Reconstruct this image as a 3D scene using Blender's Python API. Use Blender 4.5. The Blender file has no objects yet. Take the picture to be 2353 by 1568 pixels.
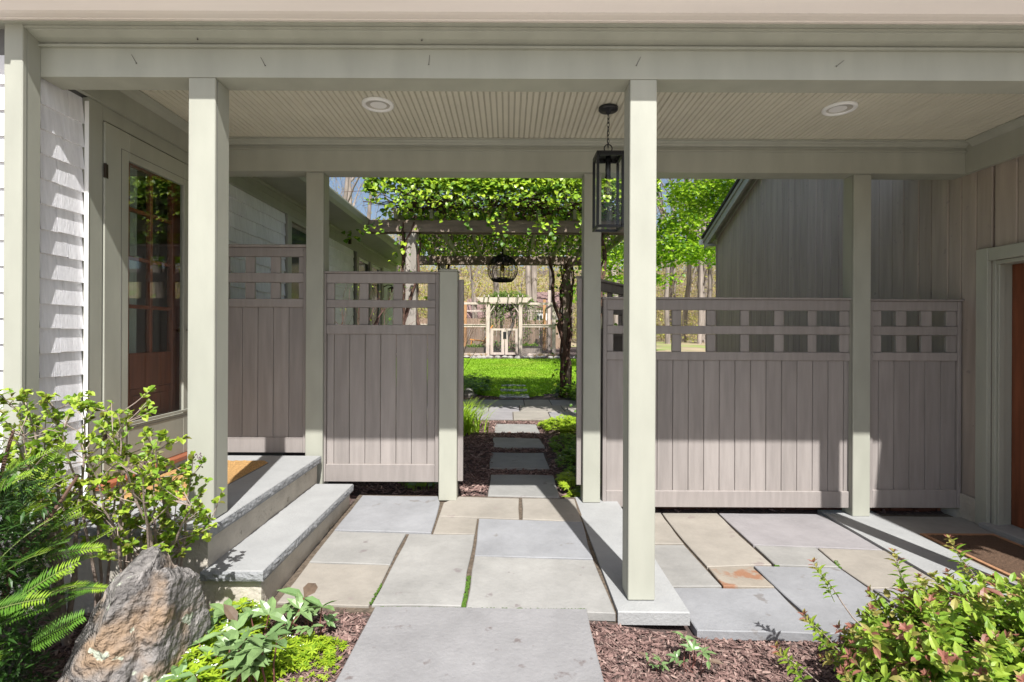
import bpy, math, random
from mathutils import Vector, Matrix, noise as mnoise
R = math.radians
rng = random.Random(7)
SC = bpy.context.scene
COL = SC.collection

# ---------------------------------------------------------------- camera, sky, sun, exposure
cd = bpy.data.cameras.new('camera'); cam = bpy.data.objects.new('camera', cd); COL.objects.link(cam)
cd.sensor_width = 36.0; cd.lens = 1210/2353*36; cd.shift_x = 8.5/2353; cd.shift_y = -16/2353
cd.clip_start = .05; cd.clip_end = 600
cam.location = (0, 0, 1.40); cam.rotation_euler = (R(90), R(-.25), 0)
SC.camera = cam
SUN = Vector((.2, -1, 1.333)).normalized()          # towards the sun
w = bpy.data.worlds.new('World'); SC.world = w; w.use_nodes = True
nt = w.node_tree; bg = nt.nodes['Background']
sky = nt.nodes.new('ShaderNodeTexSky'); sky.sky_type = 'NISHITA'; sky.sun_disc = False
sky.sun_elevation = math.asin(SUN.z); sky.sun_rotation = math.atan2(SUN.x, SUN.y)
sky.air_density = 1.0; sky.dust_density = 2.5; sky.ozone_density = 1.0
nt.links.new(sky.outputs[0], bg.inputs[0]); bg.inputs[1].default_value = .072
sl = bpy.data.lights.new('sun', 'SUN'); so = bpy.data.objects.new('sun', sl); COL.objects.link(so)
sl.energy = 4.0; sl.angle = R(.55); sl.color = (1, .985, .96)
so.rotation_euler = (-SUN).to_track_quat('-Z', 'Y').to_euler(); so.location = SUN*30
SC.view_settings.view_transform = 'Standard'; SC.view_settings.look = 'None'
SC.view_settings.exposure = 1.0; SC.view_settings.gamma = 1
SC.cycles.max_bounces = 14; SC.cycles.diffuse_bounces = 7; SC.cycles.transparent_max_bounces = 24
SC.cycles.caustics_reflective = False; SC.cycles.caustics_refractive = False
SC.cycles.sample_clamp_indirect = 6

# ---------------------------------------------------------------- helpers
ORG = {}
class MB:
    def __init__(s): s.v = []; s.f = []; s.m = []
    def add(s, vs, fs, m=0):
        n = len(s.v); s.v += [tuple(p) for p in vs]
        for f in fs: s.f.append(tuple(i+n for i in f)); s.m.append(m)
    def box(s, x0, y0, z0, x1, y1, z1, b=.003, m=0):
        b = min(b, .45*abs(x1-x0), .45*abs(y1-y0), .45*abs(z1-z0))
        c = Vector(((x0+x1)/2, (y0+y1)/2, (z0+z1)/2)); h = (abs(x1-x0)/2, abs(y1-y0)/2, abs(z1-z0)/2)
        s.obox(c, h, Matrix.Identity(3), b, m)
    def obox(s, c, h, M, b=.003, m=0):
        c = Vector(c)
        if b <= 0:
            P = [c+M@Vector((sx*h[0], sy*h[1], sz*h[2])) for sx in (-1, 1) for sy in (-1, 1) for sz in (-1, 1)]
            s.add(P, [(0,1,3,2),(4,6,7,5),(0,4,5,1),(2,3,7,6),(0,2,6,4),(1,5,7,3)], m); return
        idx = {}; P = []
        for sx in (-1, 1):
            for sy in (-1, 1):
                for sz in (-1, 1):
                    for a in range(3):
                        q = [sx*(h[0]-b), sy*(h[1]-b), sz*(h[2]-b)]; q[a] = (sx, sy, sz)[a]*h[a]
                        idx[(sx, sy, sz, a)] = len(P); P.append(Vector(q))
        F = []
        for a in range(3):
            o = [i for i in range(3) if i != a]
            for sg in (-1, 1):
                q = []
                for (u, v) in ((-1,-1),(1,-1),(1,1),(-1,1)):
                    k = [0,0,0]; k[a] = sg; k[o[0]] = u; k[o[1]] = v; q.append(idx[(*k, a)])
                F.append(q)
            for u in (-1, 1):
                for v in (-1, 1):
                    q = []
                    for (wv, aa) in ((-1,o[0]),(1,o[0]),(1,o[1]),(-1,o[1])):
                        k = [0,0,0]; k[o[0]] = u; k[o[1]] = v; k[a] = wv; q.append(idx[(*k, aa)])
                    F.append(q)
        for sx in (-1, 1):
            for sy in (-1, 1):
                for sz in (-1, 1): F.append([idx[(sx, sy, sz, a)] for a in range(3)])
        out = []
        for f in F:
            cc = sum((P[i] for i in f), Vector())/len(f)
            n = (P[f[1]]-P[f[0]]).cross(P[f[2]]-P[f[0]])
            out.append(f if n.dot(cc) > 0 else f[::-1])
        s.add([c+M@p for p in P], out, m)
    def prism(s, poly, z0, z1, m=0, b=0):
        """poly: list of (x, y) counter-clockwise or not; z1 may be a function of x, y for a sloping top"""
        area = sum(poly[i][0]*poly[(i+1) % len(poly)][1]-poly[(i+1) % len(poly)][0]*poly[i][1] for i in range(len(poly)))
        if area < 0: poly = poly[::-1]
        n = len(poly); zt = z1 if callable(z1) else (lambda x, y: z1); zb = z0 if callable(z0) else (lambda x, y: z0)
        cx = sum(p[0] for p in poly)/n; cy = sum(p[1] for p in poly)/n
        vs = [(x, y, zb(x, y)) for x, y in poly]
        if b:
            ins = []
            for x, y in poly:
                d = math.hypot(x-cx, y-cy); k = max(0, 1-b*1.4/d); ins.append((cx+(x-cx)*k, cy+(y-cy)*k))
            vs += [(x, y, zt(x, y)-b) for x, y in poly]+[(x, y, zt(x, y)) for x, y in ins]
            fs = [tuple(range(n))[::-1], tuple(range(2*n, 3*n))]
            for r in (0, n): fs += [(r+i, r+(i+1) % n, r+n+(i+1) % n, r+n+i) for i in range(n)]
        else:
            vs += [(x, y, zt(x, y)) for x, y in poly]
            fs = [tuple(range(n))[::-1], tuple(range(n, 2*n))]+[(i, (i+1) % n, n+(i+1) % n, n+i) for i in range(n)]
        s.add(vs, fs, m)
    def extrude(s, prof, a, b, axis='x', m=0):
        """prof: closed polygon of (u, z); swept along x (u is y) or along y (u is x)"""
        n = len(prof)
        P = ([(a, u, z) for u, z in prof]+[(b, u, z) for u, z in prof]) if axis == 'x' else ([(u, a, z) for u, z in prof]+[(u, b, z) for u, z in prof])
        s.add(P, [tuple(range(n)), tuple(range(n, 2*n))[::-1]]+[(i, n+i, n+(i+1) % n, (i+1) % n) for i in range(n)], m)
    def tube(s, pts, rad, k=6, m=0, cap=True):
        pts = [Vector(p) for p in pts]; n = len(pts)
        if not hasattr(rad, '__len__'): rad = [rad]*n
        ref = Vector((.31, .17, .93)); vs = []
        for i, p in enumerate(pts):
            t = (pts[min(i+1, n-1)]-pts[max(i-1, 0)])
            if t.length < 1e-9: t = Vector((0, 0, 1))
            t.normalize(); a = t.cross(ref)
            if a.length < .05: a = t.cross(Vector((1, 0, 0)))
            a.normalize(); c = t.cross(a)
            for j in range(k):
                th = 2*math.pi*j/k; vs.append(p+(a*math.cos(th)+c*math.sin(th))*rad[i])
        fs = [(i*k+j, i*k+(j+1) % k, (i+1)*k+(j+1) % k, (i+1)*k+j) for i in range(n-1) for j in range(k)]
        if cap: fs += [tuple(range(k))[::-1], tuple(range((n-1)*k, n*k))]
        s.add(vs, fs, m)
    def lathe(s, prof, c, k=24, m=0, closed=False):
        n = len(prof); vs = []
        for r, z in prof:
            for j in range(k):
                th = 2*math.pi*j/k; vs.append((c[0]+r*math.cos(th), c[1]+r*math.sin(th), c[2]+z))
        fs = [(i*k+j, i*k+(j+1) % k, (i+1)*k+(j+1) % k, (i+1)*k+j) for i in range(n-1) for j in range(k)]
        if closed: fs += [((n-1)*k+j, (n-1)*k+(j+1) % k, (j+1) % k, j) for j in range(k)]
        s.add(vs, fs, m)
    def ring(s, c, Rr, r, M=None, k=20, kk=6, m=0, sy=1.0):
        M = M or Matrix.Identity(3); vs = []
        for i in range(k):
            a = 2*math.pi*i/k
            for j in range(kk):
                b = 2*math.pi*j/kk; q = Vector(((Rr+r*math.cos(b))*math.cos(a), (Rr+r*math.cos(b))*math.sin(a)*sy, r*math.sin(b)))
                vs.append(Vector(c)+M@q)
        s.add(vs, [(i*kk+j, ((i+1) % k)*kk+j, ((i+1) % k)*kk+(j+1) % kk, i*kk+(j+1) % kk) for i in range(k) for j in range(kk)], m)
    def leaf(s, p, d, up, L, W, m=0, fold=.25, droop=.15, near=False, wide=.42):
        """a leaf with a folded midrib; near = two stations along the blade"""
        p = Vector(p); d = Vector(d).normalized(); up = Vector(up)
        sd = d.cross(up)
        if sd.length < .05: sd = d.cross(Vector((.3, 1, .2)))
        sd.normalize(); n = sd.cross(d)
        def P(u, v, h): return p+d*(L*u)+sd*(W*v)+n*(L*h)
        if near:
            f = fold*W/L/2
            vs = [P(0,0,0), P(.3,-.46,f-droop*.08), P(.3,0,-droop*.08), P(.3,.46,f-droop*.08), P(.66,-.40,f*.8-droop*.4), P(.66,0,-droop*.4), P(.66,.40,f*.8-droop*.4), P(1,0,-droop)]
            s.add(vs, [(0,2,1),(0,3,2),(1,2,5,4),(2,3,6,5),(4,5,7),(5,6,7)], m)
        else:
            f = fold*W/L/2
            s.add([P(0,0,0), P(wide,-.5,f-droop*.2), P(wide,0,-droop*.2), P(wide,.5,f-droop*.2), P(1,0,-droop)], [(0,2,1),(0,3,2),(1,2,4),(2,3,4)], m)
    def mesh(s, name, mats, smooth=False):
        me = bpy.data.meshes.new(name); me.from_pydata(s.v, [], s.f)
        if not isinstance(mats, (list, tuple)): mats = [mats]
        for m_ in mats: me.materials.append(m_)
        if len(mats) > 1: me.polygons.foreach_set('material_index', s.m)
        if smooth: me.polygons.foreach_set('use_smooth', [True]*len(me.polygons))
        me.update(); return me
def tag(o, label=None, cat=None, group=None, kind=None):
    if label: o['label'] = label
    if cat: o['category'] = cat
    if group: o['group'] = group
    if kind: o['kind'] = kind
    return o
def empty(name, loc, label=None, cat=None, group=None, kind=None):
    o = bpy.data.objects.new(name, None); COL.objects.link(o); o.location = loc; ORG[o.name] = Vector(loc)
    o.empty_display_size = .1
    return tag(o, label, cat, group, kind)
def place(name, me, parent=None, loc=None, rot=None, sc=None):
    o = bpy.data.objects.new(name, me); COL.objects.link(o); po = Vector()
    if parent is not None: o.parent = parent; po = ORG[parent.name]
    wl = Vector(loc) if loc is not None else Vector()
    o.location = wl-po; ORG[o.name] = wl
    if rot is not None:
        if isinstance(rot, Matrix): o.rotation_euler = rot.to_euler()
        else: o.rotation_euler = rot
    if sc is not None: o.scale = (sc,)*3 if not hasattr(sc, '__len__') else sc
    return o
def obj(name, mb, mats, parent=None, smooth=False, **k): return place(name, mb.mesh(name, mats, smooth), parent, **k)
def bx(name, mt, parent, *a, b=.003):
    m = MB(); m.box(*a, b=b); return obj(name, m, mt, parent)
def frame_from(d, up=(0, 0, 1)):
    d = Vector(d).normalized(); x = d.cross(Vector(up))
    if x.length < .01: x = Vector((1, 0, 0))
    x.normalize(); z = x.cross(d); return Matrix((x, d, z)).transposed()

# ---------------------------------------------------------------- materials
def mat(name, col, rough=.6, var=.1, scale=5, bump=0., bscale=60, col2=None, stretch=(1, 1, 1), rnd=0., spec=.35, metal=0., detail=5, blot=None, transl=0., lo=.3, hi=.7):
    m = bpy.data.materials.new(name); m.use_nodes = True; N = m.node_tree.nodes; L = m.node_tree.links
    b = N['Principled BSDF']; b.inputs['Roughness'].default_value = rough; b.inputs['Metallic'].default_value = metal
    b.inputs['Specular IOR Level'].default_value = spec
    g = N.new('ShaderNodeNewGeometry'); mp = N.new('ShaderNodeMapping'); mp.inputs['Scale'].default_value = stretch
    L.new(g.outputs['Position'], mp.inputs[0])
    nz = N.new('ShaderNodeTexNoise'); nz.inputs['Scale'].default_value = scale; nz.inputs['Detail'].default_value = detail; nz.inputs['Roughness'].default_value = .72 if detail > 8 else .5; L.new(mp.outputs[0], nz.inputs[0])
    mr = N.new('ShaderNodeMapRange'); mr.inputs[1].default_value = lo; mr.inputs[2].default_value = hi; L.new(nz.outputs[0], mr.inputs[0])
    mx = N.new('ShaderNodeMix'); mx.data_type = 'RGBA'; L.new(mr.outputs[0], mx.inputs[0])
    c1 = [c*(1-var) for c in col]; c2 = [min(1, c*(1+var)) for c in col] if col2 is None else col2
    mx.inputs[6].default_value = (*c1, 1); mx.inputs[7].default_value = (*c2, 1); out = mx.outputs[2]
    if blot:                                          # a second colour in patches of their own (stain, lichen, rust)
        bc, bs, bt, bw = blot
        n2 = N.new('ShaderNodeTexNoise'); n2.inputs['Scale'].default_value = bs; n2.inputs['Detail'].default_value = 6; L.new(g.outputs['Position'], n2.inputs[0])
        r2 = N.new('ShaderNodeMapRange'); r2.inputs[1].default_value = bt; r2.inputs[2].default_value = bt+bw; L.new(n2.outputs[0], r2.inputs[0])
        m2 = N.new('ShaderNodeMix'); m2.data_type = 'RGBA'; L.new(r2.outputs[0], m2.inputs[0]); L.new(out, m2.inputs[6]); m2.inputs[7].default_value = (*bc, 1); out = m2.outputs[2]
    if rnd:
        oi = N.new('ShaderNodeObjectInfo'); hs = N.new('ShaderNodeHueSaturation'); r3 = N.new('ShaderNodeMapRange')
        r3.inputs[3].default_value = 1-rnd; r3.inputs[4].default_value = 1+rnd; L.new(oi.outputs['Random'], r3.inputs[0]); L.new(r3.outputs[0], hs.inputs['Value']); L.new(out, hs.inputs['Color']); out = hs.outputs[0]
    L.new(out, b.inputs['Base Color'])
    if bump:
        n3 = N.new('ShaderNodeTexNoise'); n3.inputs['Scale'].default_value = bscale; n3.inputs['Detail'].default_value = 4; L.new(mp.outputs[0], n3.inputs[0])
        bp = N.new('ShaderNodeBump'); bp.inputs['Strength'].default_value = bump; bp.inputs['Distance'].default_value = .01; L.new(n3.outputs[0], bp.inputs['Height']); L.new(bp.outputs[0], b.inputs['Normal'])
    if transl:
        t = N.new('ShaderNodeBsdfTranslucent'); L.new(out, t.inputs[0]); ms = N.new('ShaderNodeMixShader'); ms.inputs[0].default_value = transl
        L.new(b.outputs[0], ms.inputs[1]); L.new(t.outputs[0], ms.inputs[2]); L.new(ms.outputs[0], N['Material Output'].inputs[0])
    return m
def glass(name, refl=1.0, tint=(1, 1, 1), rough=0.):
    m = bpy.data.materials.new(name); m.use_nodes = True; N = m.node_tree.nodes; L = m.node_tree.links
    N.remove(N['Principled BSDF']); t = N.new('ShaderNodeBsdfTransparent'); t.inputs[0].default_value = (*tint, 1)
    g = N.new('ShaderNodeBsdfGlossy'); g.inputs['Roughness'].default_value = rough
    f = N.new('ShaderNodeFresnel'); ge = N.new('ShaderNodeNewGeometry'); mi = N.new('ShaderNodeMapRange'); mi.inputs[3].default_value = 1.5; mi.inputs[4].default_value = 1/1.5; L.new(ge.outputs['Backfacing'], mi.inputs[0]); L.new(mi.outputs[0], f.inputs[0]); mu = N.new('ShaderNodeMath'); mu.operation = 'MULTIPLY'; mu.inputs[1].default_value = refl; mu.use_clamp = True
    L.new(f.outputs[0], mu.inputs[0]); ms = N.new('ShaderNodeMixShader'); L.new(mu.outputs[0], ms.inputs[0]); L.new(t.outputs[0], ms.inputs[1]); L.new(g.outputs[0], ms.inputs[2])
    L.new(ms.outputs[0], N['Material Output'].inputs[0]); return m
sage = mat('sage_paint', (.37, .37, .31), .5, .07, 2.5, .04, 60, rnd=.035, stretch=(3, 3, 1), detail=8)
taupe = mat('taupe_paint', (.295, .263, .245), .55, .11, 4, .18, 60, stretch=(6, 6, .6), rnd=.085)
ceilp = mat('ceiling_paint', (.66, .625, .51), .55, .04, 3, .05, 60, rnd=.02)
gutm = mat('gutter_metal', (.80, .72, .66), .45, .05, 2, .05, 20, stretch=(.4, 4, 4))  # pinkish tint: light bounced from the paving put into the colour
shing = mat('shingle_paint', (.79, .78, .80), .65, .08, 6, .35, 30, stretch=(8, 8, .7), rnd=.05)
shadowgap = mat('backing', (.16, .155, .15), .8)
wboard = mat('cedar_stain', (.40, .335, .285), .7, .12, 3, .25, 40, stretch=(6, 6, .5), rnd=.09, blot=((.31, .265, .24), 14, .68, .03))
redwood = mat('mahogany', (.20, .062, .027), .35, .25, 4, .06, 30, stretch=(8, 8, .7), spec=.5)
sillred = mat('mahogany_sill', (.30, .10, .05), .35, .15, 6, stretch=(6, .7, 6), spec=.5)
black = mat('black_metal', (.014, .014, .016), .4, .1, 9, .05, 80, spec=.5)
white = mat('white_paint', (.88, .87, .85), .5, .03)
lens = mat('light_lens', (.50, .47, .42), .4, .05)
bronze = mat('bronze', (.05, .035, .025), .4, metal=.6)
brass = mat('brass', (.5, .36, .13), .3, metal=1)
steel = mat('nail_steel', (.12, .11, .10), .5, metal=.5)
pane = glass('pane_glass', 2.1, (.92, .95, .94))
lglass = glass('lantern_glass', .55, (.95, .97, .97))
room = mat('interior', (.55, .56, .52), .8, .1, 2)
curtain = mat('sheer_curtain', (.75, .78, .74), .9, .1, 8, stretch=(1, 9, .3))
blue_s = mat('bluestone', (.245, .247, .255), .75, .19, 2.6, .3, 45, rnd=.05, blot=((.19, .18, .175), 8, .655, .05), detail=10)
front_s = mat('front_slab_stone', (.228, .222, .222), .75, .16, 3, .35, 50, detail=10, blot=((.15, .13, .125), 9, .645, .05))
grey_s = mat('grey_stone', (.262, .255, .24), .75, .2, 2.5, .3, 40, rnd=.05, blot=((.19, .17, .165), 8, .655, .04), detail=10)
beige_s = mat('beige_stone', (.275, .25, .215), .75, .19, 2.2, .3, 40, rnd=.05, blot=((.24, .205, .185), 7, .64, .06), detail=10)
lilac_s = mat('lilac_stone', (.255, .24, .243), .75, .18, 2.5, .3, 40, rnd=.04, detail=10)
rust_s = mat('rust_stone', (.272, .238, .195), .75, .15, 4, .3, 40, blot=((.26, .135, .08), 4.6, .49, .05), detail=10)
slab_s = mat('thermal_stone', (.31, .312, .308), .8, .13, 2.6, .35, 70, blot=((.30, .30, .30), 6, .7, .05), detail=10)
edge_s = mat('rock_faced_edge', (.27, .275, .28), .9, .2, 16, 1.0, 55)
cream_s = mat('limestone_riser', (.50, .455, .385), .85, .14, 7, .8, 40, blot=((.30, .27, .22), 13, .66, .05))
sandj = mat('joint_sand', (.11, .085, .062), .95, .4, 40, .6, 90)
moss = mat('moss', (.06, .12, .012), .9, .4, 60, .6, 120)
brick = mat('old_brick', (.18, .075, .052), .85, .25, 12, .5, 60, rnd=.12)
soil = mat('mulch_soil', (.085, .06, .053), .95, .4, 45, .9, 70)
chipA = mat('bark_chip', (.20, .125, .108), .9, .3, 30, .4, 90)
chipB = mat('bark_chip_pale', (.29, .20, .17), .9, .3, 30, .4, 90)
chipC = mat('bark_chip_dark', (.105, .062, .054), .9, .3, 30, .4, 90)
coir = mat('coir', (.47, .275, .105), .95, .3, 90, 1.0, 260)
brownmat = mat('brown_mat', (.12, .072, .045), .95, .25, 90, 1.0, 260)
matedge = mat('mat_border', (.36, .19, .10), .9, .15, 40, .5, 150)
def leafm(n, c, tr=.35, r=.45, var=.2, sp=.4): return mat(n, c, r, var, 14, transl=tr, spec=sp)
grassm = mat('grass_blade', (.25, .42, .02), .6, .3, 1.1, transl=.5, blot=((.36, .44, .05), .9, .52, .2)); lawnb = mat('lawn_base', (.21, .35, .02), .95, .3, 6, .5, 200)
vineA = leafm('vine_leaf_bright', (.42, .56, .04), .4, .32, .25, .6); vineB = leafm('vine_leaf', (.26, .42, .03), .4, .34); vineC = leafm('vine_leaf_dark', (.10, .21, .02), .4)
lilA = leafm('lilac_leaf_bright', (.36, .47, .05)); lilB = leafm('lilac_leaf', (.19, .32, .03)); lilC = leafm('lilac_leaf_bronze', (.17, .17, .03))
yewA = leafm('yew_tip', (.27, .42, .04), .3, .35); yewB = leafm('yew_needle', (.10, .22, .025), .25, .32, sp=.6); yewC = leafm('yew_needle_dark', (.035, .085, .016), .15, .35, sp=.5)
spA = leafm('spirea_leaf_bright', (.31, .42, .05)); spB = leafm('spirea_leaf', (.20, .33, .035)); spR = leafm('spirea_leaf_red', (.33, .14, .10)); spO = leafm('spirea_leaf_bronze', (.36, .32, .09))
wdA = leafm('woodruff_leaf', (.34, .46, .03)); wdB = leafm('woodruff_leaf_deep', (.20, .33, .02)); flo = mat('white_petal', (.85, .85, .85), .6)
helA = leafm('hellebore_leaf', (.15, .25, .09), .2, .35, .22, .6); helB = leafm('hellebore_leaf_pale', (.19, .29, .11), .2, .35, .2, .6); helC = leafm('hellebore_leaf_bronze', (.17, .12, .085), .2, .4)
helst = mat('hellebore_stalk', (.17, .07, .055), .5)
twig = mat('lilac_bark', (.30, .235, .195), .85, .25, 30, .4, 120); vbark = mat('vine_bark', (.11, .062, .045), .95, .4, 25, .8, 60, stretch=(4, 4, .8)); yewbark = mat('yew_bark', (.12, .07, .05), .9)
redtwig = mat('red_twig', (.115, .055, .045), .8, .2); greent = mat('green_stem', (.16, .20, .06), .7)
bark = mat('forest_bark', (.25, .21, .18), .95, .35, 3, .6, 12, stretch=(3, 3, .5), rnd=.2); barkd = mat('dark_bark', (.12, .10, .09), .95, .3, 3, .6, 12, stretch=(3, 3, .4), rnd=.15)
spring = leafm('spring_leaf', (.48, .48, .10), .5); spring2 = leafm('spring_leaf_tan', (.52, .39, .20), .5); maple = leafm('maple_leaf', (.33, .50, .03), .45); mapleD = leafm('maple_leaf_deep', (.12, .25, .02), .4)
weep = leafm('weeping_leaf', (.17, .29, .04), .4); brush = mat('brush_twig', (.25, .20, .15), .9, .3)
oldwood = mat('grey_timber', (.25, .195, .15), .85, .25, 4, .4, 40, stretch=(1, 1, 6)); greytim = mat('pale_grey_timber', (.30, .27, .235), .85, .2, 4, .4, 40, stretch=(5, 5, .6)); oldgreen = mat('weathered_timber', (.30, .29, .20), .85, .2, 4, .3, 40)
newcedar = mat('pale_cedar', (.48, .40, .345), .7, .18, 5, .25, 40, stretch=(4, 4, .6), rnd=.05); orcedar = mat('orange_cedar', (.40, .215, .095), .7, .15, 5, .2, 40, rnd=.05)
fenceb = mat('brown_fence_board', (.27, .19, .135), .85, .25, 4, .3, 40, stretch=(5, 5, .6), rnd=.15); chairm = mat('orange_wood', (.72, .31, .07), .5, .1)
rooft = mat('brown_roof_shingle', (.21, .135, .125), .9, .2, 6); roofd = mat('dark_roof_shingle', (.06, .058, .058), .95, .3, 20, .6, 40)
nwhite = mat('neighbour_white', (.75, .75, .74), .7, .03); dglass = mat('window_dark', (.05, .065, .07), .1, spec=.8)
rockm = mat('field_stone', (.30, .28, .25), .9, .25, 8, .6, 30); gravelm = mat('gravel_mix', (.25, .24, .22), .95, .35, 60, .8, 100)
lampwire = mat('woven_black', (.018, .016, .015), .7); bulbm = mat('amber_bulb', (.55, .38, .06), .2, spec=.6)

def screen_mat():
    m = bpy.data.materials.new('wire_mesh'); m.use_nodes = True; N = m.node_tree.nodes; L = m.node_tree.links
    b = N['Principled BSDF']; b.inputs['Base Color'].default_value = (.03, .03, .035, 1); t = N.new('ShaderNodeBsdfTransparent'); ms = N.new('ShaderNodeMixShader'); ms.inputs[0].default_value = .32
    L.new(t.outputs[0], ms.inputs[1]); L.new(b.outputs[0], ms.inputs[2]); L.new(ms.outputs[0], N['Material Output'].inputs[0]); return m
wiremesh = screen_mat()

def boulder_mat():
    m = mat('lichen_rock', (.055, .05, .048), .9, .35, 12, 1.0, 34, col2=(.33, .305, .285), detail=10, blot=((.27, .19, .125), 3.1, .52, .09))
    N = m.node_tree.nodes; L = m.node_tree.links; b = N['Principled BSDF']; src = b.inputs['Base Color'].links[0].from_socket
    g = N.new('ShaderNodeNewGeometry'); n = N.new('ShaderNodeTexNoise'); n.inputs['Scale'].default_value = 11; n.inputs['Detail'].default_value = 8; L.new(g.outputs['Position'], n.inputs[0])
    r = N.new('ShaderNodeMapRange'); r.inputs[1].default_value = .645; r.inputs[2].default_value = .67; L.new(n.outputs[0], r.inputs[0])
    x = N.new('ShaderNodeMix'); x.data_type = 'RGBA'; L.new(r.outputs[0], x.inputs[0]); L.new(src, x.inputs[6]); x.inputs[7].default_value = (.40, .43, .34, 1)
    L.new(x.outputs[2], b.inputs['Base Color']); N['Bump'].inputs['Distance'].default_value = .035; return m
rock = boulder_mat()

# ---------------------------------------------------------------- terrain
def terr(x, y):
    if y < 4.6:
        f = -.035 if x < .35 else (-.035-.06*min(1, (x-.35)/.4))
        k = max(0, min(1, (y-(4.34 if x < .58 else 4.42))/(.16 if x < .58 else .18)))
        return f+((.05 if x < .58 else -.06)-f)*k
    if x > .58 and y < 5.6: return -.06+(terr(0, 5.6)+.06)*(y-4.6)
    pts = [(4.6, .05), (8, .08), (12, .12), (21, .49), (30, .75), (60, 1.1), (80, 3.0), (120, 13), (170, 22)]
    for (a, b), (c, d) in zip(pts, pts[1:]):
        if y <= c: return b+(d-b)*(y-a)/(c-a)
    return 22
xs = sorted(set([-120, -80, -60, -40, -30, -20, -12, -8, -5, -4, -3, 4, 5, 7, 10, 14, 20, 30, 40, 60, 90, 130]+[round(-2.5+.25*i, 3) for i in range(25)]))
ys = sorted(set([-30, -10, -3, 0, 1, 9, 10, 11, 12, 13.5, 15, 17, 19, 21, 24, 27, 30, 36, 45, 60, 70, 80, 100, 120, 150, 170]+[round(1.4+.2*i, 3) for i in range(38)]))
g = MB(); nx = len(xs)
g.add([(x, y, terr(x, y)+(.02*mnoise.noise((x*1.3, y*1.3, 0)) if 1.4 < y < 9 else 0)) for y in ys for x in xs], [(j*nx+i, j*nx+i+1, (j+1)*nx+i+1, (j+1)*nx+i) for j in range(len(ys)-1) for i in range(nx-1)])
tag(obj('ground', g, soil, smooth=True), 'brown mulched ground running under beds, paths and wood', kind='structure')

fc = MB(); fc.prism([(-9, -12), (9, -12), (9, 1.15), (-9, 1.15)], -.10, lambda x, y: -.012)  # unseen pale ground, added to bounce sunlight up under the porch
tag(obj('bounce_court', fc, mat('bounce_gravel', (.52, .49, .44), .9, .2, 30, .6, 120)), 'unseen pale gravel court added before the breezeway to bounce light', kind='structure')
# lawn
lw = MB(); LP = [(-9, 12.6), (-3, 12.4), (-1.1, 12.0), (-.62, 11.0), (-.2, 10.75), (.5, 10.75), (1.0, 11.5), (3, 11.6), (9, 11.2), (16, 12), (16, 20.0), (2, 20.0), (-2, 20.0), (-9, 20.3)]
ly = [10.75+.35*i for i in range(28)]
def lawn_in(x, y):
    c = False; n = len(LP)
    for i in range(n):
        (a, b), (e, f) = LP[i], LP[(i+1) % n]
        if (b > y) != (f > y) and x < (e-a)*(y-b)/(f-b)+a: c = not c
    return c
lw.add([(x, y, terr(x, y)+.012) for x, y in LP], [tuple(range(len(LP)))])
cells = MB(); 
for i in range(0, 100):
    for j in range(0, 48):
        x0 = -9+.25*i; y0 = 10.5+.2*j
        if lawn_in(x0+.125, y0+.1): cells.add([(x, y, terr(x, y)+.015) for x, y in ((x0, y0), (x0+.25, y0), (x0+.25, y0+.2), (x0, y0+.2))], [(0, 1, 2, 3)])
tag(obj('lawn', cells, lawnb), 'mown green lawn between the pergola and the garden enclosure', kind='structure')
gr = MB(); n = 0
while n < 60000:
    y = 10.75+9.6*rng.random()**1.15; x = rng.uniform(-.24*y-.3, .30*y) if rng.random() < .85 else rng.uniform(-4, 9)
    if not lawn_in(x, y): continue
    n += 1; h = rng.uniform(.02, .042)*(1+.25*mnoise.noise((x*.8, y*.8, 3))); a = rng.uniform(0, 6.28); wd = .006+.0006*y; z = terr(x, y)+.012
    dx, dy = math.cos(a)*wd, math.sin(a)*wd; lx, ly2 = rng.uniform(-.03, .03), rng.uniform(-.03, .03)
    gr.add([(x-dx, y-dy, z), (x+dx, y+dy, z), (x+lx, y+ly2, z+h)], [(0, 1, 2)])
tag(obj('lawn_grass', gr, grassm), 'short bright green grass of the lawn', 'grass', kind='stuff')

# ---------------------------------------------------------------- paving
mid = lambda x, y: .037*(y-2.65)
rgt = lambda x, y: -.05-.012*(y-2.6)
pv = empty('paving', (0, 3, 0), 'irregular bluestone paving in the breezeway', kind='structure')
def stone(poly, f, m, dz=0., th=.045, gap=.006, name='paving_stone'):
    cx = sum(p[0] for p in poly)/len(poly); cy = sum(p[1] for p in poly)/len(poly); q = []
    k = len(poly)
    for i in range(k):
        (ax, ay), (bx_, by_) = poly[i], poly[(i+1) % k]
        L = math.hypot(bx_-ax, by_-ay); nseg = max(1, int(L/.16))
        for j in range(nseg):
            t = j/nseg; x = ax+(bx_-ax)*t; y = ay+(by_-ay)*t
            d = math.hypot(x-cx, y-cy); x -= (x-cx)/d*gap; y -= (y-cy)/d*gap
            if j: x += rng.uniform(-.005, .005); y += rng.uniform(-.005, .005)
            q.append((x, y))
    tx, ty = rng.uniform(-.006, .006), rng.uniform(-.006, .006)
    mb = MB(); mb.prism(q, lambda x, y: f(x, y)-th, lambda x, y: f(x, y)+dz+tx*(x-cx)+ty*(y-cy), b=.004)
    return obj(name, mb, m, pv)
bed = MB(); bed.prism([(-1.24, 2.68), (.56, 2.66), (.56, 4.36), (-1.24, 4.40)], -.12, lambda x, y: mid(x, y)-.014)
bed.prism([(.57, 2.72), (3.72, 2.64), (3.72, 4.42), (.57, 4.40)], -.2, lambda x, y: rgt(x, y)-.02)
obj('joint_bed', bed, sandj, pv)
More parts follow.
